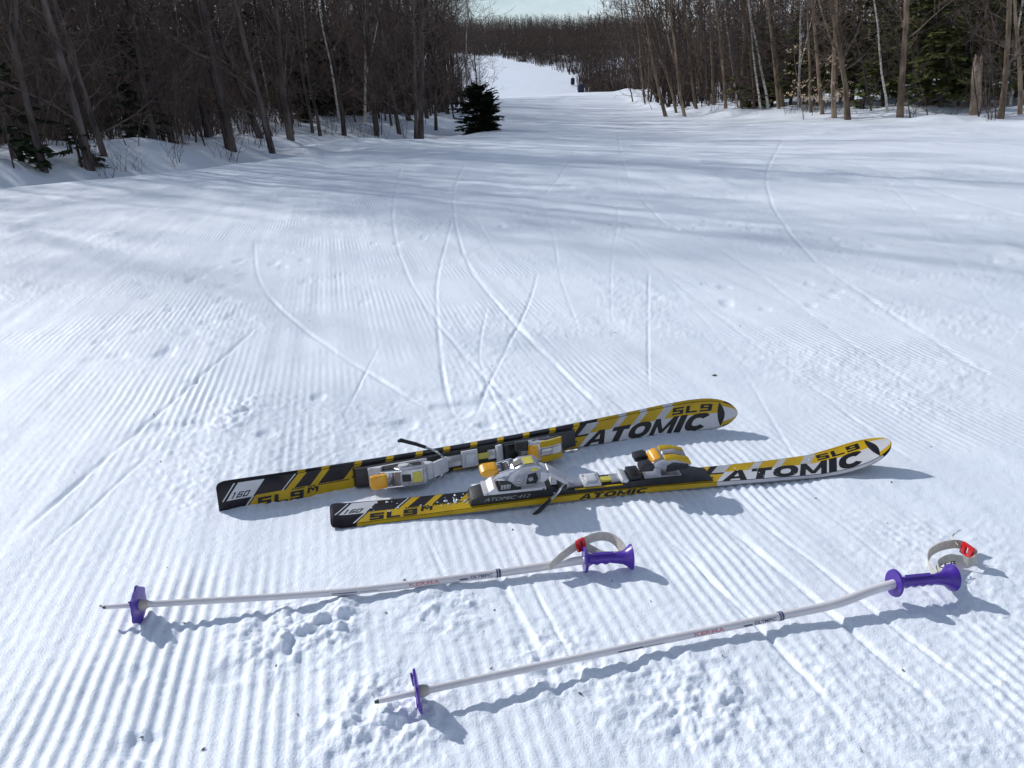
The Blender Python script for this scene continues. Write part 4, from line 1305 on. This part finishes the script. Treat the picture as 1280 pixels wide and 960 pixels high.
    m = MB(); m.prism(P([(.880, .062), (.878, .078), (.900, .090), (.950, .092), (.985, .080), (.998, .064), (.990, .052), (.940, .048), (.905, .056)]), -.030, .030)
    m.build('toe_housing', SILVER, toe, bevel=.006, seg=3, smooth=True)
    m = MB(); m.prism(P([(.876, .072), (.884, .088), (.897, .0945), (.905, .0945), (.902, .088), (.894, .083), (.888, .072)]), -.024, .024)
    m.build('toe_collar', AMBER, toe, bevel=.004, smooth=True)
    m = MB()
    m.prism(P([(.914, .089), (.914, .096), (.950, .0965), (.986, .083), (.984, .078), (.948, .090)]), -.009, .009)
    m.build('toe_spine', SILVER, toe, bevel=.003, smooth=True)
    for sy in (-1, 1):
        m = MB(); m.prism(P([(.912, .086), (.914, .0945), (.945, .095), (.988, .081), (.996, .066), (.988, .068), (.945, .086)]), min(sy * .013, sy * .0318), max(sy * .013, sy * .0318))
        m.build('toe_stripe', YELLOW, toe, bevel=.002, smooth=True)
    m = MB(); m.prism(P([(.925, .044), (.920, .068), (.940, .078), (.985, .068), (.993, .052)]), -.0312, .0312)
    m.build('toe_trim', PLASTIC, toe, bevel=.003, smooth=True)
    # side lettering on the plate of the toe, plus yellow stripe along the plate
    m = MB(); m.prism(P([(.66, .0135), (.66, .0155), (.80, .0155), (.80, .0135)]), -.0288, -.024); m.build('plate_stripe', YELLOW, plate)
    return root

F0, F1 = at(413, 647, .012), at(1098, 553, .072)
phiF = math.atan2(F1.y - F0.y, F1.x - F0.x)
make_ski((F0.x, F0.y, .012), phiF, R(12), 0.0, 'yellow and black ski lying flat with its brake arm in the snow, beside the poles')
B0 = at(273, 636, .0); B1 = at(868, 532, .0)
phiB = math.atan2(B1.y - B0.y, B1.x - B0.x) - R(.4)
rollB = R(80)
make_ski((B0.x, B0.y + .003, .025), phiB, rollB, R(.75), 'yellow and black ski tipped up on its edge behind the flat ski')

# ------------------------------------------------------------------ poles
def smooth_path(pts, n=8):
    out = []
    m = len(pts)
    for i in range(m - 1):
        p0, p1, p2, p3 = pts[max(i - 1, 0)], pts[i], pts[i + 1], pts[min(i + 2, m - 1)]
        for k in range(n):
            t = k / n
            out.append(0.5 * (2 * p1 + (p2 - p0) * t + (2 * p0 - 5 * p1 + 4 * p2 - p3) * t * t + (3 * p1 - p0 - 3 * p2 + p3) * t ** 3))
    out.append(pts[-1])
    return out

def ribbon(pts, ups, w, th):
    """flat webbing along pts; ups = direction of its width"""
    pts = smooth_path([Vector(p) for p in pts], 6); ups = smooth_path([Vector(u) for u in ups], 6)
    mb = MB(); n = len(pts); vs = []
    for i, p in enumerate(pts):
        t = (pts[min(i + 1, n - 1)] - pts[max(i - 1, 0)]).normalized()
        u = ups[i] - t * ups[i].dot(t); u.normalize(); b = t.cross(u)
        for a, c in ((-1, -1), (1, -1), (1, 1), (-1, 1)):
            vs.append(p + u * w * .5 * a + b * th * .5 * c)
    fs = [(i * 4 + j, i * 4 + (j + 1) % 4, (i + 1) * 4 + (j + 1) % 4, (i + 1) * 4 + j) for i in range(n - 1) for j in range(4)]
    fs += [(3, 2, 1, 0), tuple((n - 1) * 4 + j for j in range(4))]
    mb.add(vs, fs)
    return mb

def frame_of(p, q, up=Vector((0, 0, 1))):
    x = (q - p).normalized(); y = up.cross(x).normalized(); z = x.cross(y)
    return Matrix(((x.x, y.x, z.x, p.x), (x.y, y.y, z.y, p.y), (x.z, y.z, z.z, p.z), (0, 0, 0, 1)))

def lathe(mb, prof, k=24, sq=1.0, bumps=None, mat=0):
    """profile (x, r) turned round the x axis"""
    vs = []
    for (x, r) in prof:
        for j in range(k):
            a = 2 * math.pi * j / k
            rr = r
            if bumps and math.sin(a) < 0:
                rr = r * (1 + bumps(x) * -math.sin(a))
            vs.append((x, rr * math.cos(a) * sq, rr * math.sin(a)))
    n = len(prof)
    fs = [(i * k + j, i * k + (j + 1) % k, (i + 1) * k + (j + 1) % k, (i + 1) * k + j) for i in range(n - 1) for j in range(k)]
    fs += [tuple(reversed(range(k))), tuple((n - 1) * k + j for j in range(k))]
    mb.add(vs, fs, mat)

def surf_text(mb, txt, Mx, x0, x1, a0, hgt, rad, offset=0.0, outline=False):
    """lettering wrapped on the shaft (frame Mx, x along the shaft), a0 = angle of the baseline"""
    for t in font_tris(txt, offset):
        mb.add([Mx @ Vector((x0 + (x1 - x0) * p[0], -math.cos(a0 + hgt * p[1] / rad) * (rad + .0003), math.sin(a0 + hgt * p[1] / rad) * (rad + .0003))) for p in t], [(0, 1, 2)])

def make_pole(path, grip0, grip1, label, basket_roll, basket_flat, text_a0, prints):
    root = empty('ski_pole', (path[0].x, path[0].y, 0))
    tag(root, label, 'ski pole', 'pair of ski poles')
    inv = Matrix.Translation(-Vector((path[0].x, path[0].y, 0)))
    def done(mb, name, mt, bevel=0, smooth=True, parent=root):
        mb.v = [tuple(inv @ Vector(v)) for v in mb.v]
        return mb.build(name, mt, parent, bevel=bevel, smooth=smooth)
    tip, bas = path[0], path[1]
    # lower section and tip
    m = MB(); d = (bas - tip).normalized()
    m.tube([tip + d * .004, tip.lerp(bas, .5), bas], [.0048, .0054, .0058], 14); done(m, 'lower_shaft', SHAFT)
    m = MB(); m.tube([tip - d * .004, tip + d * .006], [.0030, .0047], 12); done(m, 'tip', TIPM)
    sp = smooth_path(path[1:] + [grip0 + (grip1 - grip0).normalized() * .01], 10)
    n = len(sp)
    m = MB(); m.tube(sp, [.0068 + .0034 * min(1, i / n * 1.7) for i in range(n)], 24)
    shaft = done(m, 'shaft', SHAFT)
    # basket with scalloped rim
    Mx = frame_of(bas, bas + d)
    m = MB(); k = 36; vs = []
    for (x, rr) in ((-.004, .0085), (-.004, .030), (-.0015, 1.0), (.0025, 1.0), (.004, .028), (.004, .0085)):
        for j in range(k):
            a = 2 * math.pi * j / k + basket_roll
            r = rr if rr < .5 else .0395 + .0035 * (1 if (j % 6) in (0, 1) else -.5)
            vs.append(Mx @ Vector((x, r * math.cos(a) * basket_flat, r * math.sin(a))))
    fs = [(i * k + j, i * k + (j + 1) % k, ((i + 1) % 6) * k + (j + 1) % k, ((i + 1) % 6) * k + j) for i in range(6) for j in range(k)]
    m.add(vs, fs); basket = done(m, 'basket', PURPLE)
    m = MB()
    for j in range(3):
        a = basket_roll + j * 2.094
        m.tube([Mx @ Vector((-.005, .012 * math.cos(a), .012 * math.sin(a))), Mx @ Vector((-.006, .036 * math.cos(a), .036 * math.sin(a)))], .002, 6)
    done(m, 'basket_rib', PURPLE, parent=basket)
    m = MB(); lathe(m, [(-.006, .0085), (.004, .0115), (.012, .0110), (.020, .0082)], 18)
    m.v = [tuple(Mx @ Vector(v)) for v in m.v]; done(m, 'collar', COLLAR)
    # grip
    L = (grip1 - grip0).length
    G = frame_of(grip0, grip1)
    m = MB()
    prof = [(0, .012), (-.001, .030), (.003, .0315), (.006, .029), (.009, .019), (.015, .0140)]
    prof += [(.018 + (L - .062) * i / 16, .0124) for i in range(1, 17)]
    prof += [(L - .034, .0140), (L - .022, .0165), (L - .013, .022), (L - .006, .0290), (L - .001, .0315), (L, .029), (L + .002, .015)]
    lathe(m, prof, 28, .92, lambda x: .16 * math.cos((x - .03) / .021 * 2 * math.pi) if .02 < x < L - .045 else 0)
    m.v = [tuple(G @ Vector(v)) for v in m.v]; grip = done(m, 'grip', PURPLE)
    m = MB(); m.box((L * .40, 0, .0140), (L * .42, .009, .003)); m.v = [tuple(G @ Vector(v)) for v in m.v]; done(m, 'grip_seam', PURPLE, parent=grip)
    # print on the shaft
    for (f0, f1, txt, mt, hgt, off) in prints:
        # f = metres from the basket along the shaft
        acc = 0.0; i0 = 0
        while i0 < n - 2 and acc + (sp[i0 + 1] - sp[i0]).length < f0:
            acc += (sp[i0 + 1] - sp[i0]).length; i0 += 1
        i1 = i0; acc2 = acc
        while i1 < n - 2 and acc2 < f1:
            acc2 += (sp[i1 + 1] - sp[i1]).length; i1 += 1
        p, q2 = sp[i0], sp[i1]
        T = frame_of(p, q2); rr = .0068 + .0034 * min(1, i0 / n * 1.7) + .0006
        m = MB()
        if txt == '#':                                   # ring bands
            for (a, b) in ((0, .35), (.55, 1)):
                m.tube([T @ Vector(((f0 - acc) + (f1 - f0) * a, 0, 0)), T @ Vector(((f0 - acc) + (f1 - f0) * b, 0, 0))], rr + .0004, 18)
        elif txt == '-':
            for j in range(4):
                a0, a1 = text_a0 + hgt / rr * j / 4, text_a0 + hgt / rr * (j + 1) / 4
                m.add([T @ Vector((x, -math.cos(a) * (rr + .0004), math.sin(a) * (rr + .0004))) for x, a in ((f0 - acc, a0), (f1 - acc, a0), (f1 - acc, a1), (f0 - acc, a1))], [(0, 1, 2, 3)])
        else:
            surf_text(m, txt, T, f0 - acc, f1 - acc, text_a0, hgt, rr, off)
        done(m, 'print', mt, smooth=False, parent=shaft)
    return root, done, G, L, grip

PR = [(.40, .455, '-', NAVY, .002, 0), (.46, .50, '-', LETTERGREY, .0012, 0), (.57, .640, 'KERMA', PINK, .0075, .018), (.685, .705, '-', NAVY, .003, 0), (.710, .762, 'OLYMPIC', NAVY, .0068, .018), (.772, .782, '#', NAVY, 0, 0)]
# pole lying nearer the skis
p1 = [at(131, 759, .036), at(173, 756, .038), at(420, 740.5, .019), at(595, 720, .013), at(670, 709.5, .012), at(715, 702, .018)]
g0, g1 = at(730, 700, .030), at(790, 696, .032)
r1, done1, G1, L1, grip1 = make_pole(p1, g0, g1, 'white bent ski pole with purple grip, its shaft nearest the skis', .3, 1.0, .02, PR)
V = Vector
def P1(px, py, h): return at(px, py, h)
up_face = V((0, .25, 1))
st = ribbon([P1(687, 709, .026), P1(700, 697, .036), P1(715, 686, .046), P1(730, 677, .052), P1(745, 671, .056), P1(760, 671, .056), P1(772, 678, .050), P1(779, 688, .040), P1(781, 694, .034)],
            [V((.25, .2, 1)), V((.2, .2, 1)), V((.1, .2, 1)), up_face, V((0, .2, 1)), V((.0, .2, 1)), V((.3, .3, 1)), V((.5, .3, 1)), V((.5, .3, 1))], .022, .0018)
done1(st, 'strap', WEB)
st = ribbon([P1(730, 682, .046), P1(742, 688, .040), P1(752, 693, .034), P1(768, 694, .033), P1(781, 692, .036)], [V((0, .9, .5))] * 5, .020, .0018)
done1(st, 'strap', WEB)
def buckle(done, c, xdir, zdir, k=1.0):
    x = V(xdir).normalized(); z = V(zdir); z = (z - x * z.dot(x)).normalized(); y = z.cross(x)
    M3 = Matrix((x, y, z)).transposed()
    m = MB()
    m.box(c + M3 @ V((-.0075 * k, 0, 0)), (.009 * k, .008, .029), M3); m.box(c + M3 @ V((.0075 * k, 0, 0)), (.009 * k, .008, .029), M3)
    m.box(c + M3 @ V((0, 0, .012)), (.010 * k, .0075, .006), M3); m.box(c + M3 @ V((0, 0, -.012)), (.010 * k, .0075, .006), M3)
    return done(m, 'buckle', REDB, bevel=.001)
buckle(done1, P1(726, 681, .051), P1(733, 677, .053) - P1(719, 684.5, .049), (0, .25, 1))

# pole lying away from the skis
p2 = [at(471, 877, .030), at(522, 865, .038), at(800, 806, .024), at(985, 768, .021), at(1045, 754.5, .026), at(1090, 738, .035)]
g0, g1 = at(1117, 729, .046), at(1190, 722, .040)
r2, done2, G2, L2, grip2 = make_pole(p2, g0, g1, 'white bent ski pole with purple grip and upright basket, farther from the skis', 1.2, 1.0, -.10, PR)
st = ribbon([P1(1170, 721, .046), P1(1161, 706, .038), P1(1161, 694, .034), P1(1168, 687, .034), P1(1180, 682, .034), P1(1196, 680, .034), P1(1206, 683, .032)],
            [V((0, .5, 1)), V((-.2, .4, 1)), V((-.1, .3, 1)), V((0, .25, 1)), V((0, .25, 1)), V((0, .25, 1)), V((0, .25, 1))], .021, .0018)
done2(st, 'strap', WEB)
st = ribbon([P1(1176, 719, .046), P1(1172, 706, .032), P1(1185, 698, .026), P1(1200, 699, .024), P1(1214, 702, .024), P1(1221, 695, .028), P1(1217, 688, .032)],
            [V((0, .4, 1)), V((0, .35, 1)), V((0, .35, 1)), V((0, .5, 1)), V((0, .5, 1)), V((0, .3, 1)), V((0, .3, 1))], .019, .0018)
strap2 = done2(st, 'strap', WEB)
st = ribbon([P1(1200, 684, .034), P1(1194, 677, .036), P1(1191, 671, .038), P1(1194, 667, .042), P1(1198, 664, .044)], [V((.3, .8, -.25)), V((.4, .8, -.35)), V((.45, .75, -.42)), V((.45, .75, -.42)), V((.45, .75, -.42))], .018, .0018)
done2(st, 'strap', WEB)
buckle(done2, P1(1209, 688, .034), P1(1217, 693, .033) - P1(1203, 683, .034), (0, .3, 1), 1.45)
m = MB()
pa, pb = P1(1170, 707, .033) + V((0, -.003, -.004)), P1(1196, 700, .031) + V((0, -.003, -.004))
for t in font_tris('KER', .02):
    m.add([pa.lerp(pb, p[0]) + V((0, .25, 1)).normalized() * (.010 * p[1] - .004) for p in t], [(0, 1, 2)])
done2(m, 'strap_lettering', INK, smooth=False)

# ------------------------------------------------------------------ little things on the snow
m = MB(); m.add([(-.012, 0, .002), (0, .007, .006), (.014, 0, .004), (0, -.007, .003), (0, 0, .008)], [(0, 1, 4), (1, 2, 4), (2, 3, 4), (3, 0, 4)])
o = m.build('dead_leaf', mat('leaf_scrap', (.05, .05, .02), .8, c2=(.09, .07, .03), scale=200)); o.location = at(893, 470, .006)
tag(o, 'tiny curled dark leaf on the snow above the tip of the edge-standing ski', 'leaf')
# bits of bark and needles strewn on the slope
r = random.Random(77); m = MB()
for i in range(120):
    d_ = 1.2 + 9 * r.random() ** 1.6; a = r.uniform(-.55, .55)
    x, y = d_ * math.sin(a), d_ * math.cos(a)
    z = Hf(x, y) + float(micro(np.array([x]), np.array([y]))[0]) + .0012
    s = r.uniform(.0012, .0034); q = r.uniform(0, 6.28)
    u, w = Vector((math.cos(q), math.sin(q), .2)) * s * 1.6, Vector((-math.sin(q), math.cos(q), .1)) * s * .6
    c = Vector((x, y, z))
    m.add([c - u, c - w, c + u, c + w, c + Vector((0, 0, s))], [(0, 1, 4), (1, 2, 4), (2, 3, 4), (3, 0, 4)])
o = m.build('bark_specks', BARK); tag(o, 'tiny specks of bark and needles strewn on the snow', 'debris', kind='stuff')

# crumbs of snow thrown onto the flat ski
r = random.Random(9); m = MB()
F = Matrix.Translation((F0.x, F0.y, .012)) @ Matrix.Rotation(phiF, 4, 'Z') @ Matrix.Rotation(R(12), 4, 'X')
for i in range(46):
    a = r.choice([r.uniform(.30, .375), r.uniform(.10, .37), r.uniform(1.15, 1.5)]); v = r.uniform(-.75, .6) if a > .36 else r.uniform(-.3, .8)
    k = r.uniform(.0012, .0042) if a < .4 else r.uniform(.001, .002)
    c = Vector(top_pt(a, v, .001))
    vs = [c + Vector((math.cos(q) * k * r.uniform(.7, 1.5), math.sin(q) * k * r.uniform(.7, 1.5), 0)) for q in (0, 1.05, 2.1, 3.14, 4.2, 5.2)] + [c + Vector((r.uniform(-.4, .4) * k, r.uniform(-.4, .4) * k, k * r.uniform(.7, 1.2)))]
    m.add([F @ p for p in vs], [(j, (j + 1) % 6, 6) for j in range(6)])
o = m.build('snow_crumbs', SNOW, smooth=True); tag(o, 'crumbs of snow lying on the flat ski', 'snow', kind='stuff')
